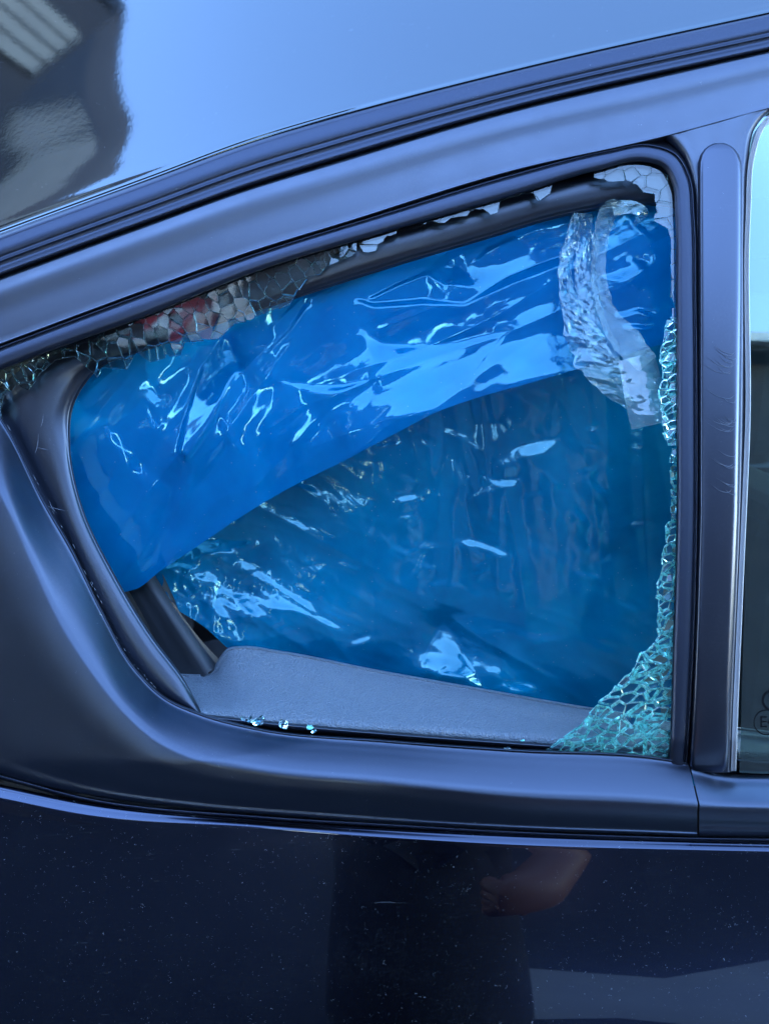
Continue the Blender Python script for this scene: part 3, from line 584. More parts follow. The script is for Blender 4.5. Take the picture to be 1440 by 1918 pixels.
# +slope in y = surface comes outwards going down = faces up to the sky
up = .62
flapP = [
 ('P', [(900, 400), (1300, 380), (1300, 680), (930, 700)], (0, -.16), 50),
 ('L', [(540, 716), (430, 820), (300, 960), (262, 1060)], (-.5, .1), 12, [4, 14, 16, 8]), ('L', [(430, 640), (480, 720), (540, 716)], (.5, -.35), 12, [8, 10, 4]),
 ('L', [(620, 560), (690, 610), (714, 680), (700, 715), (640, 728)], (-.5, -.3), 7, [3, 8, 10, 8, 4]), ('L', [(1060, 500), (980, 560), (930, 615)], (.3, -.4), 8, [3, 8, 4]),
 ('L', [(200, 800), (260, 880), (330, 930)], (-.4, .3), 9, [3, 8, 3]), ('L', [(350, 860), (330, 960), (300, 1040)], (.5, .1), 12, [3, 9, 4]),
 ('P', [(672, 612), (713, 645), (780, 648), (860, 640), (960, 618), (905, 672), (870, 725), (813, 765), (735, 785), (690, 830), (656, 860), (650, 800), (668, 745), (704, 712), (706, 677)], (-.22, up*1.15), 4),
 ('P', [(423, 620), (448, 690), (397, 790), (352, 856), (334, 837), (355, 775), (388, 680)], (-.25, 1.7), 3),
 ('L', [(440, 700), (400, 790), (355, 855)], (-1.3, -.6), 3, [1.5, 4, 3]),
 ('L', [(423, 622), (380, 690), (345, 790), (335, 840)], (1.2, -.6), 3, [2, 3, 3]),
 ('L', [(572, 572), (545, 615), (500, 660)], (.3, 1.1), 2, [4, 3, 1]),
 ('L', [(560, 560), (530, 590), (505, 615)], (.3, 1.0), 2, [2, 2, 1]),
 ('L', [(695, 558), (740, 535), (800, 510)], (-.3, 1.1), 2, [3, 3, 3]),
 ('P', [(800, 510), (822, 480), (842, 472), (836, 500), (832, 533), (812, 525)], (-.4, 1.0), 2),
 ('P', [(850, 492), (880, 538), (832, 530), (845, 520)], (.4, 1.0), 2),
 ('L', [(885, 535), (890, 490), (915, 465), (962, 446)], (-.5, 1.1), 2, [2, 2, 4, 3]),
 ('L', [(672, 562), (700, 572), (790, 565), (870, 570), (955, 525), (1050, 488)], (-.1, 1.0), 2.5, [2, 5, 5, 3, 8, 9]),
 ('L', [(1020, 530), (985, 590), (960, 640)], (-.5, .85), 3, [2, 5, 2]),
 ('L', [(530, 715), (580, 730), (640, 728), (685, 715)], (.1, .8), 4, [3, 8, 7, 2]),
 ('P', [(540, 716), (655, 858), (636, 800), (600, 745)], (.5, .35), 8),
 ('P', [(540, 716), (655, 858), (520, 900), (470, 800)], (-.35, -.15), 14),
 ('L', [(275, 760), (290, 800), (300, 795), (310, 740)], (-.3, .8), 2, [2, 3, 3, 2]),
 ('P', [(285, 722), (300, 750), (290, 765), (270, 740)], (-.2, .8), 3),
 ('L', [(330, 860), (310, 895)], (-.4, .6), 2, [3, 1]),
 ('L', [(365, 645), (355, 700)], (-.4, .8), 2, [3, 1]),
 ('P', [(940, 570), (1040, 520), (1060, 640), (960, 680)], (-.12, .0), 14),
 ('P', [(1130, 520), (1180, 500), (1200, 480), (1210, 500), (1170, 530)], (-.3, .7), 4),
 ('L', [(1165, 590), (1195, 580), (1220, 590)], (-.3, .8), 3, 4), ('L', [(1175, 610), (1215, 612)], (-.1, .8), 3, 4),
 ('L', [(1180, 400), (1190, 420), (1215, 440)], (-.3, .8), 3, 4),
 ('L', [(1190, 490), (1205, 492)], (-.3, .9), 3, 5),
 ('P', [(950, 640), (1010, 620), (1080, 640), (1085, 690), (1000, 712), (900, 730)], (-.1, .2), 10),
]
for k in range(12):   # short stretched wrinkles radiating from the tape and left corner
    a = rng.uniform(0, 1)
    if k % 2: x, y = rng.uniform(880, 1230), rng.uniform(440, 640); ang = math.atan2(y-560, x-1120)+rng.normal(0, .3)
    else: x, y = rng.uniform(180, 480), rng.uniform(680, 1000); ang = math.atan2(y-640, x-430)+rng.normal(0, .4)
    l = rng.uniform(15, 50); flapP.append(('L', [(x-l*math.cos(ang), y-l*math.sin(ang)), (x+l*math.cos(ang), y+l*math.sin(ang))], (rng.uniform(-.5, .3), rng.uniform(.1, .4)), 8, [1, 3]))
flap_h = build_field(flapP, [1.6*fnoise(170, 1), blend(2.2*fdir(-52, 330, 46, 21), 2.4*fdir(-22, 380, 50, 22), np.clip((GXm-450)/300, 0, 1)), .30*fdir(-35, 150, 24, 23), .03*fnoise(16, 3)])
backP = [
 ('P', [(905, 890), (925, 900), (975, 895), (965, 912), (930, 912)], (-.2, 1.0), 3),
 ('P', [(935, 868), (955, 840), (1010, 825), (1045, 822), (1020, 850), (975, 858), (945, 878)], (-.3, .9), 4),
 ('L', [(1050, 700), (1000, 760), (960, 800)], (-.4, .45), 4, [14, 10, 6]),
 ('L', [(835, 1022), (870, 1012), (905, 1022), (940, 1036)], (.1, .95), 4, [3, 7, 6, 4]),
 ('L', [(775, 1030), (800, 1020), (835, 1020)], (0, .7), 4, [3, 6, 3]),
 ('L', [(752, 935), (774, 930)], (-.2, 1), 3, 6), ('L', [(758, 968), (768, 966)], (0, 1), 3, 4), ('L', [(740, 1025), (760, 1035)], (.2, .9), 3, 5),
 ('L', [(705, 870), (702, 900)], (-.4, .6), 3, 4), ('L', [(826, 785), (822, 840), (812, 870)], (-.6, .6), 3, 3),
 ('L', [(790, 1040), (780, 1070)], (.2, .8), 3, 5), ('L', [(830, 1060), (822, 1085)], (.2, .8), 3, 4),
 ('P', [(832, 1156), (850, 1190), (870, 1230), (905, 1290), (870, 1270), (835, 1265), (785, 1258), (805, 1205)], (.15, 1.9), 3),
 ('P', [(922, 1225), (945, 1235), (940, 1275), (928, 1265)], (0, .8), 4), ('P', [(950, 1280), (1000, 1280), (1000, 1296), (950, 1296)], (0, .8), 4),
 ('P', [(855, 1185), (880, 1215), (865, 1225)], (0, -.4), 4),
 ('P', [(555, 905), (585, 910), (610, 935), (590, 930)], (0, .7), 4), ('L', [(620, 930), (632, 938)], (0, .7), 4, 4), ('L', [(555, 978), (572, 990)], (0, .8), 3, 3),
 # lower left crumple
 ('P', [(330, 1030), (385, 1012), (430, 1010), (480, 1015), (450, 1040), (400, 1032), (360, 1050)], (.3, .9), 5),
 ('P', [(355, 1075), (395, 1060), (430, 1070), (420, 1100), (380, 1110)], (-.4, .5), 6),
 ('L', [(300, 1062), (330, 1058), (365, 1062)], (.2, 1), 3, 4),
 ('P', [(440, 1040), (480, 1060), (520, 1090), (545, 1110), (500, 1120), (470, 1090)], (.3, .85), 5),
 ('P', [(480, 1100), (520, 1098), (580, 1125), (600, 1150), (560, 1140), (500, 1140)], (.25, .95), 4),
 ('L', [(540, 1130), (600, 1160), (640, 1180), (672, 1195)], (.3, .9), 3, [8, 5, 4, 2]),
 ('P', [(380, 1120), (420, 1105), (480, 1120), (500, 1150), (440, 1160), (400, 1150)], (.3, .7), 6),
 ('L', [(410, 1090), (400, 1130), (420, 1150)], (-.6, .6), 4, 5),
 ('L', [(480, 1030), (560, 1090), (660, 1170), (760, 1240), (800, 1262)], (-.35, -.3), 10, [16, 20, 18, 14, 8]),
 ('L', [(660, 1205), (690, 1195)], (.1, .8), 3, 5),
 ('L', [(980, 1190), (1040, 1195)], (.1, .4), 4, 5), ('L', [(880, 1155), (960, 1175), (1010, 1200)], (.2, .45), 5, [4, 5, 2]),
 ('L', [(835, 880), (832, 1000), (825, 1150)], (.35, 0), 10, [10, 12, 8]), ('L', [(860, 880), (858, 1000), (845, 1150)], (-.35, 0), 10, [10, 12, 8]),
 ('P', [(880, 800), (930, 790), (960, 760), (950, 810), (900, 850)], (-.2, .45), 6),
]
for k in range(80):
    x, y = rng.uniform(560, 1220), rng.uniform(800, 1290); ang = rng.normal(.35, .5); l = rng.uniform(5, 26)
    if 640 < x < 780 and rng.random() < .5: ang = rng.normal(1.3, .3)
    backP.append(('L', [(x-l*math.cos(ang), y-l*math.sin(ang)), (x+l*math.cos(ang), y+l*math.sin(ang))], (rng.uniform(-.4, .4), rng.uniform(.2, 1.0)), 3.5, [1, 3.5]))
lowleft = np.clip(1-(np.hypot((GXm-430)/1.6, GYm-1110)/150), 0, 1)
back_h = build_field(backP, [2.4*fnoise(190, 11), blend(3.0*fdir(32, 420, 55, 31), 2.6*fdir(84, 380, 46, 32), np.clip((GXm-620)/200, 0, 1)*np.clip((1250-GYm)/200, 0, 1)), .55*fdir(20, 120, 24, 33), .07*fnoise(18, 13), lowleft*(2.4*ridged(38, 14)+.15*ridged(16, 15))])
bag = tag(empty('plastic_sheet', (0, .08, 1.2)), 'crumpled translucent blue plastic sheet taped inside the broken window', 'plastic sheet')
bag_inv = bag.location
def childify(o): 
    o.parent = bag; o.matrix_parent_inverse = bag.matrix_basis.inverted(); return o
fl = sheet('front_flap', [(80, 640), (300, 560), (600, 480), (960, 400), (1100, 350), (1300, 330)], [(80, 1010), (180, 1105), (256, 1103), (300, 1070), (360, 1030), (430, 982), (540, 915), (650, 860), (740, 812), (820, 771), (900, 743), (1000, 715), (1085, 690), (1217, 651), (1300, 625)],
           flap_h, flap_base, M['film'], None, 420, 230); childify(fl)
bk = sheet('back_layer', [(120, 900), (400, 640), (800, 500), (1240, 420), (1330, 420)], [(120, 960), (215, 1050), (280, 1086), (330, 1140), (380, 1172), (430, 1216), (520, 1262), (700, 1350), (900, 1420), (1330, 1475)],
           back_h, back_base, M['film_back'], None, 420, 300); childify(bk)

# ================================================================== clear tape
def ribbon(name, cl, mat, parent, nu=60, nv=16, crumple=.002, seed=1, frill=0.0):
    """cl rows: (x,y,half width px,off,twist) ; laid across the run"""
    c = crm(cl, 16); n = len(c); t = np.gradient(c[:, :2], axis=0); t /= np.linalg.norm(t, axis=1)[:, None]+1e-9
    vs = []
    for i in range(n):
        x, y, hw, off, tw = c[i]; nx, ny = -t[i][1], t[i][0]
        for k in range(nv):
            s = -1+2*k/(nv-1); s2 = s*(1+frill*noise.noise((x*.06, y*.06, seed*3.1+(s > 0)*5)))
            q = crumple*(noise.noise((x*.045+s*1.3, y*.03, seed))+1.0*(.5-abs(noise.noise((x*.12+s*2.2, y*.05, seed+9))))+.7*(.5-abs(noise.noise((x*.25+s*3, y*.08, seed+4)))))
            vs.append(W(x+nx*s2*hw, y+ny*s2*hw, off+tw*s+q))
    return mesh_obj(name, vs, grid_faces(n, nv), mat, parent)
tape1 = ribbon('adhesive_tape', [(1175, 388, 12, -.014, 0), (1145, 392, 17, -.016, .004), (1128, 430, 15, -.022, .003), (1121, 480, 14, -.028, 0), (1122, 530, 15, -.028, -.003), (1135, 580, 17, -.026, 0), (1165, 630, 26, -.024, .003), (1200, 668, 24, -.022, .004), (1212, 682, 22, -.022, 0)], M['tape_frosty'], None, seed=2, crumple=.0016, frill=.2)
tag(tape1, 'frosty strip of clear tape hanging from the header over the blue sheet', 'tape')
tape2 = ribbon('adhesive_tape', [(1080, 398, 8, -.020, 0), (1072, 440, 13, -.026, .004), (1058, 500, 13, -.028, .006), (1062, 550, 14, -.026, .002), (1078, 600, 24, -.022, .004), (1100, 650, 34, -.020, -.004), (1128, 695, 30, -.018, .004), (1160, 735, 18, -.018, .003), (1178, 762, 8, -.018, 0)], M['tape'], None, seed=5, crumple=.0045, nv=44, frill=.35)
tag(tape2, 'bunched clear tape crumpled into a ragged clump beside the frosty strip', 'tape')
tape3 = ribbon('adhesive_tape', [(1190, 668, 34, -.016, .005), (1198, 700, 36, -.014, .004), (1206, 740, 37, -.012, .003), (1212, 775, 36, -.011, .001), (1217, 797, 35, -.011, 0)], M['tape_clear'], None, seed=8, crumple=.0009, frill=.02)
tag(tape3, 'flat clear tape end sticking to the cracked right edge of the glass', 'tape')
tape4 = ribbon('adhesive_tape', [(1147, 392, 13, -.012, 0), (1165, 388, 13, -.006, 0), (1190, 390, 12, -.004, 0), (1203, 398, 10, -.004, .004), (1195, 412, 6, -.008, .005), (1178, 428, 3, -.012, .005), (1152, 430, 3, -.016, .004), (1146, 418, 5, -.018, .004)], M['tape'], None, seed=11, crumple=.0006)
tag(tape4, 'small looped end of clear tape curling at the top right corner', 'tape')
mid = ribbon('adhesive_tape', [(1098, 400, 10, -.024, .0), (1096, 460, 17, -.034, .003), (1094, 520, 20, -.034, 0), (1104, 570, 22, -.032, -.003), (1120, 625, 26, -.028, .002), (1140, 680, 22, -.024, 0), (1165, 715, 10, -.022, 0)], M['tape'], None, seed=15, crumple=.003, nv=24, frill=.25)
tag(mid, 'thin stretched clear tape film between the frosty strip and the ragged clump', 'tape')

# ================================================================== broken glass
def clip_poly(P, a, b, c):
    """keep a*x+b*y<=c"""
    out = []; n = len(P)
    for i in range(n):
        p, q = P[i], P[(i+1) % n]; dp = a*p[0]+b*p[1]-c; dq = a*q[0]+b*q[1]-c
        if dp <= 0: out.append(p)
        if (dp < 0 < dq) or (dq < 0 < dp):
            t = dp/(dp-dq); out.append((p[0]+t*(q[0]-p[0]), p[1]+t*(q[1]-p[1])))
    return out
def voronoi(seeds, ang=0, asp=1.0, R=80):
    ca, sa = math.cos(ang), math.sin(ang)
    S2 = np.array([((x*ca+y*sa)/asp, -x*sa+y*ca) for x, y in seeds]); cells = []
    for i, (x, y) in enumerate(S2):
        P = [(x-R, y-R), (x+R, y-R), (x+R, y+R), (x-R, y+R)]
        d = np.hypot(S2[:, 0]-x, S2[:, 1]-y); idx = np.argsort(d)[1:26]
        for j in idx:
            if d[j] > 2*R: break
            qx, qy = S2[j]; a, b = qx-x, qy-y; c = (qx*qx+qy*qy-x*x-y*y)/2; P = clip_poly(P, a, b, c)
            if len(P) < 3: break
        cells.append([((u*asp)*ca-v*sa, (u*asp)*sa+v*ca) for u, v in P] if len(P) >= 3 else None)
    return cells
def inside(x, y, P):
    r = False; n = len(P)
    for i in range(n):
        x1, y1 = P[i]; x2, y2 = P[(i+1) % n]
        if (y1 > y) != (y2 > y) and x < (x2-x1)*(y-y1)/(y2-y1)+x1: r = not r
    return r
def scatter(P, spacing, jit=.45, pad=40, ang=0, asp=1.0):
    xs = [p[0] for p in P]; ys = [p[1] for p in P]; ca, sa = math.cos(ang), math.sin(ang); out = []
    cx, cy = sum(xs)/len(xs), sum(ys)/len(ys); L = max(max(xs)-min(xs), max(ys)-min(ys))+pad*2
    nx = int(L/(spacing*asp)); ny = int(L/(spacing*.9))
    for j in range(-ny, ny+1):
        for i in range(-nx, nx+1):
            u = (i+.5*(j % 2)+rng.uniform(-jit, jit))*spacing*asp; v = (j+rng.uniform(-jit, jit))*spacing*.9
            x = cx+u*ca-v*sa; y = cy+u*sa+v*ca
            if min(xs)-pad < x < max(xs)+pad and min(ys)-pad < y < max(ys)+pad: out.append((x, y))
    return out
def shrink(P, d):
    cx = sum(p[0] for p in P)/len(P); cy = sum(p[1] for p in P)/len(P)
    out = []
    for x, y in P:
        r = math.hypot(x-cx, y-cy)+1e-6; k = max(.25, (r-d)/r); out.append((cx+(x-cx)*k, cy+(y-cy)*k))
    return out, (cx, cy)
def simplify(P, m=3.0):
    out = []
    for p in P:
        if not out or math.hypot(p[0]-out[-1][0], p[1]-out[-1][1]) > m: out.append(p)
    if len(out) > 3 and math.hypot(out[0][0]-out[-1][0], out[0][1]-out[-1][1]) < m: out.pop()
    return out
def fragment(P, gap, bevel, tilt, th, off, shift, mats, parent, name='glass_fragment', rough_edge=0):
    P = simplify(P)
    if len(P) < 3: return None
    A, c = shrink(P, gap+bevel); B, _ = shrink(P, gap); n = len(P)
    gx, gy = rng.normal(0, tilt, 2); sx, sy = rng.normal(0, shift, 2)
    def pl(Q, o, k=1, dx=0, dy=0): return [W(x+dx, y+dy, o+k*((x-c[0])*gx+(y-c[1])*gy)*.0005) for x, y in Q]
    r0 = pl(A, off); r1 = pl(B, off-.0006)
    jitt = [(x+rng.normal(0, rough_edge), y+rng.normal(0, rough_edge)) for x, y in B]
    r2 = pl(jitt, off-th*.55, .5, sx*.5, sy*.5); r3 = pl(A, off-th, -.3, sx, sy)
    vs = r0+r1+r2+r3; fs = [tuple(range(n-1, -1, -1))]; mi = [0]
    for k in range(3):
        for i in range(n): fs.append((k*n+i, k*n+(i+1) % n, (k+1)*n+(i+1) % n, (k+1)*n+i)); mi.append(0 if k == 0 else 1)
    fs.append(tuple(3*n+i for i in range(n))); mi.append(0)
    me = bpy.data.meshes.new(name); me.from_pydata(vs, [], fs)
    for m in mats: me.materials.append(m)
    me.polygons.foreach_set('material_index', mi); me.update()
    o = bpy.data.objects.new(name, me); COL.objects.link(o); o.parent = parent; return o
pane = box('broken_window_pane', .233, .2335, .02, .0205, 1.10, 1.1005, M['shard'], car)   # replaced below by the lip still held in the seal
bpy.data.objects.remove(pane)
# the pane's rim that stays held in the rubber channel
rim_i = [(x, y) for x, y in Si]
pane = loft('quarter_window', [woff(offc(Si, -16), -.0006), woff(offc(Si, -4), -.0006), woff(offc(Si, -4), -.0045), woff(offc(Si, -16), -.0045)], M['shard'], car, per=6, across=1, rim=0)
cnt = 0
def shards(outline, spacing, asp, ang, gap, bevel, tilt, th, off, shift, mats, seed_keep=None, rough=1.0, jit=.45, keep=None):
    global cnt
    seeds = scatter(outline, spacing, jit=jit, ang=ang, asp=asp)
    cells = voronoi(seeds, ang, asp, R=spacing*3)
    for s, P in zip(seeds, cells):
        if P is None: continue
        area = lambda Q: abs(sum(Q[i][0]*Q[(i+1) % len(Q)][1]-Q[(i+1) % len(Q)][0]*Q[i][1] for i in range(len(Q))))/2
        Q = list(outline); n = len(P); cx = sum(p[0] for p in P)/n; cy = sum(p[1] for p in P)/n
        for i in range(n):
            (x1, y1), (x2, y2) = P[i], P[(i+1) % n]; a, b = y2-y1, x1-x2; c = a*x1+b*y1
            if a*cx+b*cy > c: a, b, c = -a, -b, -c
            Q = clip_poly(Q, a, b, c)
            if len(Q) < 3: break
        if len(Q) < 3 or area(Q) < max(12, .12*area(P)): continue
        P = Q
        fragment(P, gap, bevel, tilt, th, off, shift, mats, pane, rough_edge=rough); cnt += 1
thick = [M['shard'], M['fracture']]; thin = [M['shard_clear'], M['fracture_thin']]
shards([(1018, 1408), (1050, 1385), (1085, 1358), (1105, 1335), (1120, 1315), (1140, 1300), (1165, 1272), (1185, 1255), (1200, 1225), (1225, 1208), (1235, 1190), (1268, 1180), (1266, 1425), (1150, 1422), (1020, 1415)], 15, 1.65, math.radians(-22), .45, 2.2, .11, .0046, -.0006, 3.6, thick, rough=1.8, jit=.55)
shards([(1235, 1190), (1228, 1160), (1236, 1120), (1222, 1115), (1230, 1095), (1240, 1060), (1238, 1040), (1246, 1010), (1244, 985), (1252, 975), (1268, 975), (1268, 1190)], 15, 1.4, math.radians(-25), .5, 2.0, .10, .0044, -.0006, 3, thick, rough=1.6)
shards([(1256, 980), (1254, 860), (1258, 840), (1268, 840), (1268, 980)], 13, 1.2, math.radians(20), .6, 1.5, .2, .004, -.0008, 2, thick)
shards([(1250, 598), (1240, 640), (1235, 665), (1240, 700), (1234, 730), (1238, 770), (1240, 800), (1250, 835), (1270, 835), (1270, 598)], 14, 1.5, math.radians(-25), .5, 1.8, .10, .0044, -.0006, 3, thick, rough=1.6)
# top right corner, crazed but still flat
shards([(1112, 322), (1112, 336), (1145, 341), (1170, 339), (1192, 346), (1205, 360), (1226, 363), (1226, 380), (1230, 398), (1213, 408), (1236, 420), (1250, 428), (1256, 452), (1256, 488), (1258, 600), (1275, 600), (1275, 330), (1230, 290), (1150, 295)], 28, 1.25, math.radians(-15), .1, .3, .006, .0035, -.0006, .8, thin)
shards([(672, 457), (675, 464), (680, 472), (690, 473), (704, 470), (708, 456), (718, 452), (720, 446), (742, 438), (746, 425), (745, 408), (672, 432)], 34, 1.3, math.radians(-15), .1, .4, .006, .0035, -.0004, .8, thin, rough=.3)
shards([(786, 417), (795, 421), (803, 414), (812, 414), (822, 418), (832, 418), (845, 408), (860, 406), (874, 405), (880, 396), (888, 392), (905, 392), (913, 397), (920, 404), (926, 411), (933, 395), (936, 378), (955, 370), (975, 365), (990, 359), (1000, 362), (1005, 375), (1010, 376), (1030, 362), (1034, 346), (1034, 328), (786, 398)], 30, 1.3, math.radians(-15), .08, .4, .006, .0035, -.0004, .8, thin, rough=.3)
shards([(1082, 326), (1082, 335), (1090, 346), (1096, 344), (1103, 330), (1104, 318)], 60, 1, 0, .1, .3, .004, .0035, -.0004, .5, thin, rough=.3)
shards([(600, 514), (612, 500), (624, 494), (640, 487), (660, 480), (668, 470), (668, 440), (600, 465)], 24, 1.3, math.radians(50), .2, .5, .02, .0035, -.0004, .8, thin, rough=.5)
# crazed strip hanging under the upper seal at left
shards([(-60, 715), (-60, 770), (0, 790), (8, 740), (35, 722), (55, 730), (75, 700), (106, 674), (140, 668), (182, 707), (192, 690), (236, 690), (258, 660), (276, 680), (340, 664), (346, 640), (410, 634), (440, 605), (470, 600), (492, 588), (545, 568), (560, 540), (577, 518), (600, 514), (625, 480), (660, 462), (668, 440), (480, 490), (280, 570), (33, 660)], 21, 1.45, math.radians(62), .12, .5, .008, .0038, -.0004, 1.8, thin, rough=.8, jit=.5)
pane['label'] = 'shattered green tempered glass still clinging in the rubber seal'
# printed characters still readable on the shards
def text(name, s, px, py, size, off, mat, parent, rot=0.0):
    cu = bpy.data.curves.new(name, 'FONT'); cu.body = s; cu.size = size; cu.extrude = .0001; cu.align_x = 'CENTER'; cu.align_y = 'CENTER'
    o = bpy.data.objects.new(name, cu); COL.objects.link(o); dg = bpy.context.evaluated_depsgraph_get()
    me = bpy.data.meshes.new_from_object(o.evaluated_get(dg)); bpy.data.objects.remove(o)
    o = link_obj(name, me, mat, parent, False); o.location = W(px, py, off); o.rotation_euler = (math.radians(90-16), rot, 0); return o
text('printed_mark', '0.', 1113, 1342, .007, .0012, M['print_grey'], pane, .1); text('printed_mark', 'UO', 1123, 1353, .0055, .0012, M['print_grey'], pane, -.2); text('printed_mark', '2 001', 1170, 1345, .0055, .0012, M['print_grey'], pane, .05)
def ring(name, px, py, r, w_, off, mat, parent, a0=0, a1=2*math.pi):
    c = Vector(W(px, py, off)); ux = Vector((1, 0, 0)); uz = Vector((0, math.sin(math.radians(16)), math.cos(math.radians(16)))); n = 48; vs = []
    for i in range(n+1):
        a = a0+(a1-a0)*i/n
        for q in (r, r+w_): vs.append(c+ux*q*math.cos(a)+uz*q*math.sin(a))
    return mesh_obj(name, vs, grid_faces(n+1, 2), mat, parent, False)
ring('printed_mark', 1434, 1353, .0108, .0010, -.0017, M['print'], fw); text('printed_mark', 'E4', 1436, 1353, .0150, -.0017, M['print'], fw)
ring('printed_mark', 1446, 1312, .0080, .0022, -.0017, M['print'], fw, math.radians(70), math.radians(330))
# scratches and scuffs: thin raised marks of scraped-up plastic and glass dust
def marks(name, lines, wid, off, mat, parent):
    vs, fs = [], []
    for ln in lines:
        c = crm(ln, 8); t = np.gradient(c[:, :2], axis=0); t /= np.linalg.norm(t, axis=1)[:, None]+1e-9; n = len(c); b = len(vs)
        for i in range(n):
            o_ = off(c[i][0], c[i][1]) if callable(off) else off; w_ = wid*math.sin(math.pi*(i+.3)/(n-.4+.3))*rng.uniform(.6, 1.1)
            for q in (-1, 0, 1): vs.append(W(c[i][0]-t[i][1]*w_*q, c[i][1]+t[i][0]*w_*q, o_+(.00025 if q == 0 else 0)))
        fs += [tuple(b+k for k in f) for f in grid_faces(n, 3)]
    o = mesh_obj(name, vs, fs, mat, parent); o['kind'] = 'stuff'; return o
arcs = []
for k in range(26):
    y = 660+rng.uniform(0, 270); x1 = rng.uniform(1368, 1381); l = rng.uniform(18, 55)
    arcs.append([(x1-l, y-l*.30-rng.uniform(0, 4)), (x1-l*.5, y-l*.02), (x1-l*.15, y+1), (x1, y-5)])
marks('scratch', arcs, .55, lambda x, y: .01075+.0012*(1-((x-(xl(y)+xr(y))/2)/((xr(y)-xl(y))/2))**2), M['scuff'], bpy.data.objects['pillar_cover'])
sc = [[(82, 775), (80, 790), (77, 800)], [(73, 812), (70, 838), (66, 850)], [(70, 838), (82, 841), (92, 843)], [(75, 943), (98, 951), (125, 957)], [(92, 935), (98, 951), (108, 962)]]
T_s = crm(T, 10)
for k in range(20):
    i = int(rng.uniform(8, 66)); x, y = T_s[i][:2]; dx, dy = T_s[i+1][:2]-T_s[i][:2]; l = rng.uniform(.3, 1.0); j = rng.uniform(1, 5)
    sc.append([(x+j, y-j*.5), (x+j+dx*l*.5, y-j*.5+dy*l*.5), (x+j+dx*l, y-j*.5+dy*l)])
marks('scuff_mark', sc, .6, lambda x, y: -.0080 if (x-60)*(y-860) > -1e9 and x < 130 and y < 965 and x > 60 else .0052, M['scuff'], bpy.data.objects['opening_weatherstrip'])
# loose crumbs on the ledge
def crumb(px, py, r, off, label, mat=M['shard'], flat=.55):
    bm = bmesh.new(); bmesh.ops.create_icosphere(bm, subdivisions=1, radius=r)
    for v in bm.verts: v.co *= rng.uniform(.65, 1.25); v.co.z *= flat
    me = bpy.data.meshes.new('glass_crumb'); bm.to_mesh(me); bm.free()
    o = link_obj('glass_crumb', me, [mat], None, False); o.location = W(px, py, off); o.rotation_euler = tuple(rng.uniform(-.6, .6, 3))
    tag(o, label, 'glass crumb', 'loose glass crumbs along the window ledge'); return o
crumb(484, 1350, .0068, .002, 'largest green glass crumb on the ledge, left of the others'); crumb(468, 1348, .004, .002, 'small glass crumb touching the left side of the largest crumb')
crumb(455, 1346, .0028, .002, 'tiny glass crumb at the left end of the ledge row')
crumb(531, 1357, .0060, .002, 'square green glass crumb between the largest crumb and the white one'); 
crumb(580, 1362, .0038, .002, 'whitish glass crumb in the middle of the ledge', M['fracture']); crumb(588, 1370, .0030, .003, 'small glass crumb just below the whitish crumb')
crumb(953, 1404, .0046, .002, 'dark green glass crumb left of the shattered corner'); crumb(978, 1387, .0022, -.006, 'tiny white glass crumb on the inner seal near the shattered corner', M['fracture'])
crumb(1030, 1408, .0046, .001, 'glass crumb at the tip of the shattered corner'); crumb(1008, 1410, .003, .001, 'small glass crumb just left of the tip of the shattered corner')
crumb(187, 1150, .0026, .006, 'single glass crumb caught in the slot of the left trim')
# ================================================================== the photographer, seen only as a reflection low in the door
def skinned(name, pts, edges, mat, parent, sub=2):
    me = bpy.data.meshes.new(name); me.from_pydata([p[:3] for p in pts], edges, []); o = link_obj(name, me, None, None, False)
    m = o.modifiers.new('skin', 'SKIN'); 
    if not me.skin_vertices: me.skin_vertices.new() if hasattr(me.skin_vertices, 'new') else None
    bpy.context.view_layer.objects.active = o
    sv = me.skin_vertices[0].data
    for k, p in enumerate(pts):
        r = p[3]; sv[k].radius = r if isinstance(r, tuple) else (r, r); sv[k].use_root = (k == 0)
    s2 = o.modifiers.new('sub', 'SUBSURF'); s2.levels = sub; s2.render_levels = sub
    dg = bpy.context.evaluated_depsgraph_get(); nm = bpy.data.meshes.new_from_object(o.evaluated_get(dg)); bpy.data.objects.remove(o)
    nm.name = name; nm.materials.clear(); return link_obj(name, nm, mat, parent)
def chain(pts, a):
    n = len(pts); return [(a+i, a+i+1) for i in range(n-1)]
px_, py_ = .12, -1.26
per = tag(empty('person', (0, 0, 0)), 'person in a long black coat photographing the car window with a phone', 'person')
P_ = [(px_, py_, .95, (.13, .10)), (px_, py_, 1.12, (.13, .10)), (px_, py_, 1.30, (.15, .10)), (px_, py_, 1.42, (.12, .08)), (px_, py_+.01, 1.50, .052), (px_, py_+.03, 1.57, .075), (px_, py_+.03, 1.64, .088), (px_, py_+.02, 1.70, .070)]
E_b = chain(P_, 0)
def add(base, pts):
    a = len(P_); P_.extend(pts); E_b.append((base, a)); E_b.extend(chain(pts, a))
add(0, [(px_-.10, py_, .88, .085), (px_-.11, py_+.01, .50, .06), (px_-.11, py_, .10, .042), (px_-.12, py_+.10, .04, .035), (px_-.12, py_+.16, .03, .03)])
add(0, [(px_+.10, py_, .88, .085), (px_+.12, py_+.01, .50, .06), (px_+.13, py_, .10, .042), (px_+.14, py_+.10, .04, .035), (px_+.15, py_+.16, .03, .03)])
add(3, [(px_+.19, py_, 1.41, .055), (px_+.30, py_+.14, 1.10, .050), (px_+.22, py_+.40, .86, .046), (px_+.17, py_+.47, .80, .048), (px_+.11, py_+.52, .765, .050)])
hand_r = len(P_)-1
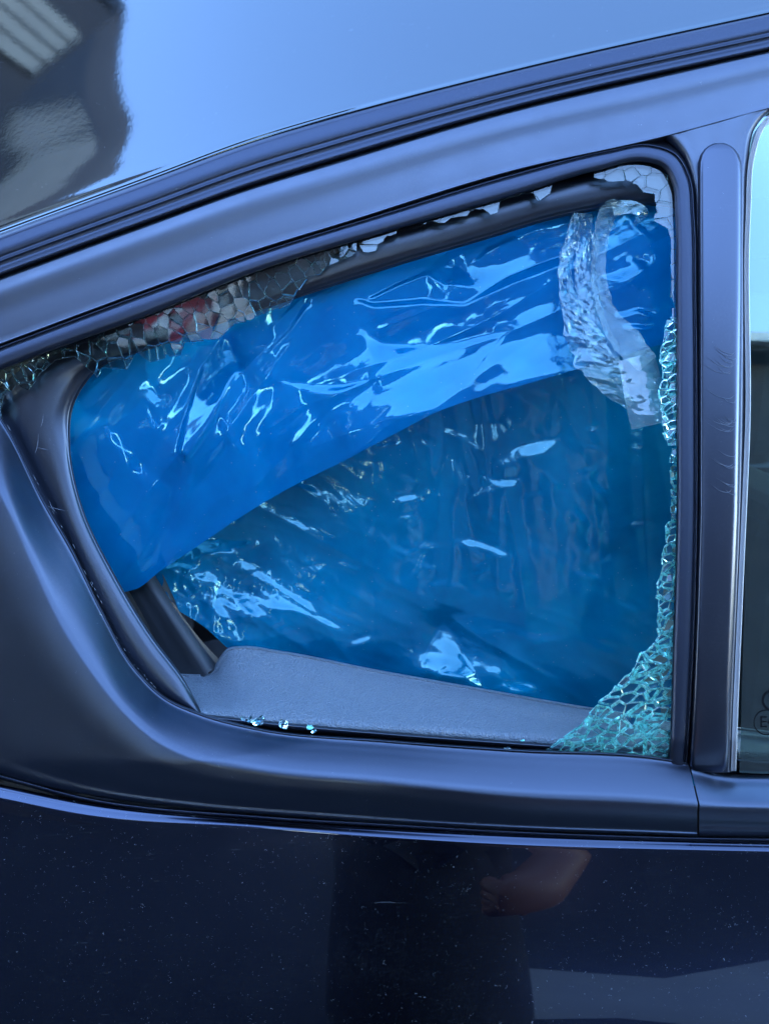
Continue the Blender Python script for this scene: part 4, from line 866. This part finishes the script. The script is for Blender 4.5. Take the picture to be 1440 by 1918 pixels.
add(3, [(px_-.19, py_, 1.41, .055), (px_-.27, py_+.16, 1.16, .042), (px_-.20, py_+.40, 1.27, .028), (px_-.185, py_+.45, 1.31, (.022, .034)), (px_-.175, py_+.475, 1.35, (.018, .036))])
hand_l = len(P_)-1
for k, (dx, l) in enumerate(((-.028, .065), (-.010, .078), (.010, .074), (.028, .058))):
    x, y, z = P_[hand_r][:3]
    add(hand_r, [(x-.030, y+.012, z-dx*.9, .019), (x-.050, y-.012, z-dx, .015), (x-.030, y-.034, z-dx, .013)])
x, y, z = P_[hand_r-1][:3]; add(hand_r-1, [(x-.045, y+.02, z-.03, .011), (x-.055, y+.035, z-.075, .009)])
for k, dz in enumerate((-.030, -.010, .010, .030)):
    x, y, z = P_[hand_l][:3]
    add(hand_l, [(x+.02, y-.012, z+dz, .009), (x+.05, y-.014, z+dz, .0085), (x+.078, y-.008, z+dz*.95, .0075)])
x, y, z = P_[hand_l-1][:3]; add(hand_l-1, [(x-.005, y+.012, z+.055, .011), (x+.004, y+.022, z+.085, .009)])
skinned('body', P_, E_b, M['skin'], per)
C_ = [(px_, py_, -.05, (.27, .20)), (px_, py_, .5, (.23, .17)), (px_, py_, .90, (.18, .13)), (px_, py_, 1.12, (.165, .13)), (px_, py_, 1.30, (.18, .13)), (px_, py_, 1.43, (.13, .10)), (px_, py_, 1.47, .07)]; E_c = chain(C_, 0)
for pts in ([(px_+.20, py_, 1.41, .075), (px_+.24, py_+.12, 1.15, .060), (px_+.22, py_+.17, 1.10, .056)], [(px_-.20, py_, 1.41, .075), (px_-.27, py_+.16, 1.16, .060), (px_-.21, py_+.37, 1.255, .042)]):
    a = len(C_); C_.extend(pts); E_c.append((5, a)); E_c.extend(chain(pts, a))
skinned('coat', C_, E_c, M['coat_cloth'], per)
T_ = [(px_, py_, .93, (.15, .12)), (px_-.10, py_, .84, .105), (px_-.11, py_+.01, .50, .078), (px_-.11, py_, .12, .062), (px_+.10, py_, .84, .105), (px_+.12, py_+.01, .50, .078), (px_+.13, py_, .12, .062)]
skinned('trousers', T_, [(0, 1), (1, 2), (2, 3), (0, 4), (4, 5), (5, 6)], M['coat_cloth'], per)
for sx in (-.115, .135):
    skinned('shoe', [(px_+sx, py_-.03, .055, .052), (px_+sx, py_+.08, .045, .048), (px_+sx*1.05, py_+.19, .038, .038)], [(0, 1), (1, 2)], M['hair'], per)
skinned('hair', [(px_, py_-.01, 1.72, .082), (px_, py_-.045, 1.66, .078), (px_, py_-.05, 1.58, .060)], [(0, 1), (1, 2)], M['hair'], per)
for sx in (-1, 1):
    skinned('ear', [(px_+sx*.085, py_+.02, 1.65, .012), (px_+sx*.088, py_+.015, 1.62, .010)], [(0, 1)], M['skin'], per, 1)
    skinned('eye', [(px_+sx*.03, py_+.108, 1.645, .012), (px_+sx*.036, py_+.107, 1.645, .012)], [(0, 1)], M['white_paint'], per, 1)
skinned('nose', [(px_, py_+.112, 1.64, .009), (px_, py_+.128, 1.605, .013)], [(0, 1)], M['skin'], per, 1)
skinned('mouth', [(px_-.022, py_+.105, 1.575, .006), (px_, py_+.11, 1.575, .007), (px_+.022, py_+.105, 1.575, .006)], [(0, 1), (1, 2)], M['red_paint'], per, 1)
ph = box('phone', -.052, .020, -.004, .004, -.135, .018, M['phone'], None, .003); ph.location = (0, YC-.012, ZC); ph.rotation_euler = (-PITCH, 0, 0)
tag(ph, 'black phone held upright in the photographer\'s hand', 'phone')
fr_ = sorted([o for o in pane.children if o.name.startswith('glass_fragment')], key=lambda o: -sum(p.area for p in o.data.polygons))
if len(fr_) > 290:     # the smallest crumbs past the first 290 become one mass of glass grit
    fr_ = fr_[290:]; sets_ = [(mset, [o for o in fr_ if o.data.materials[0] == mset[0]]) for mset in (thick, thin)]
    for mset, rest in sets_:
        if not rest: continue
        vs, fs, mi = [], [], []
        for o in rest:
            b = len(vs); vs += [tuple(v.co) for v in o.data.vertices]
            for p in o.data.polygons: fs.append(tuple(b+k for k in p.vertices)); mi.append(p.material_index)
            bpy.data.objects.remove(o)
        g_ = mesh_obj('glass_grit', vs, fs, None, pane, False)
        for m in mset: g_.data.materials.append(m)
        g_.data.polygons.foreach_set('material_index', mi); g_['kind'] = 'stuff'
print('fragments', cnt)
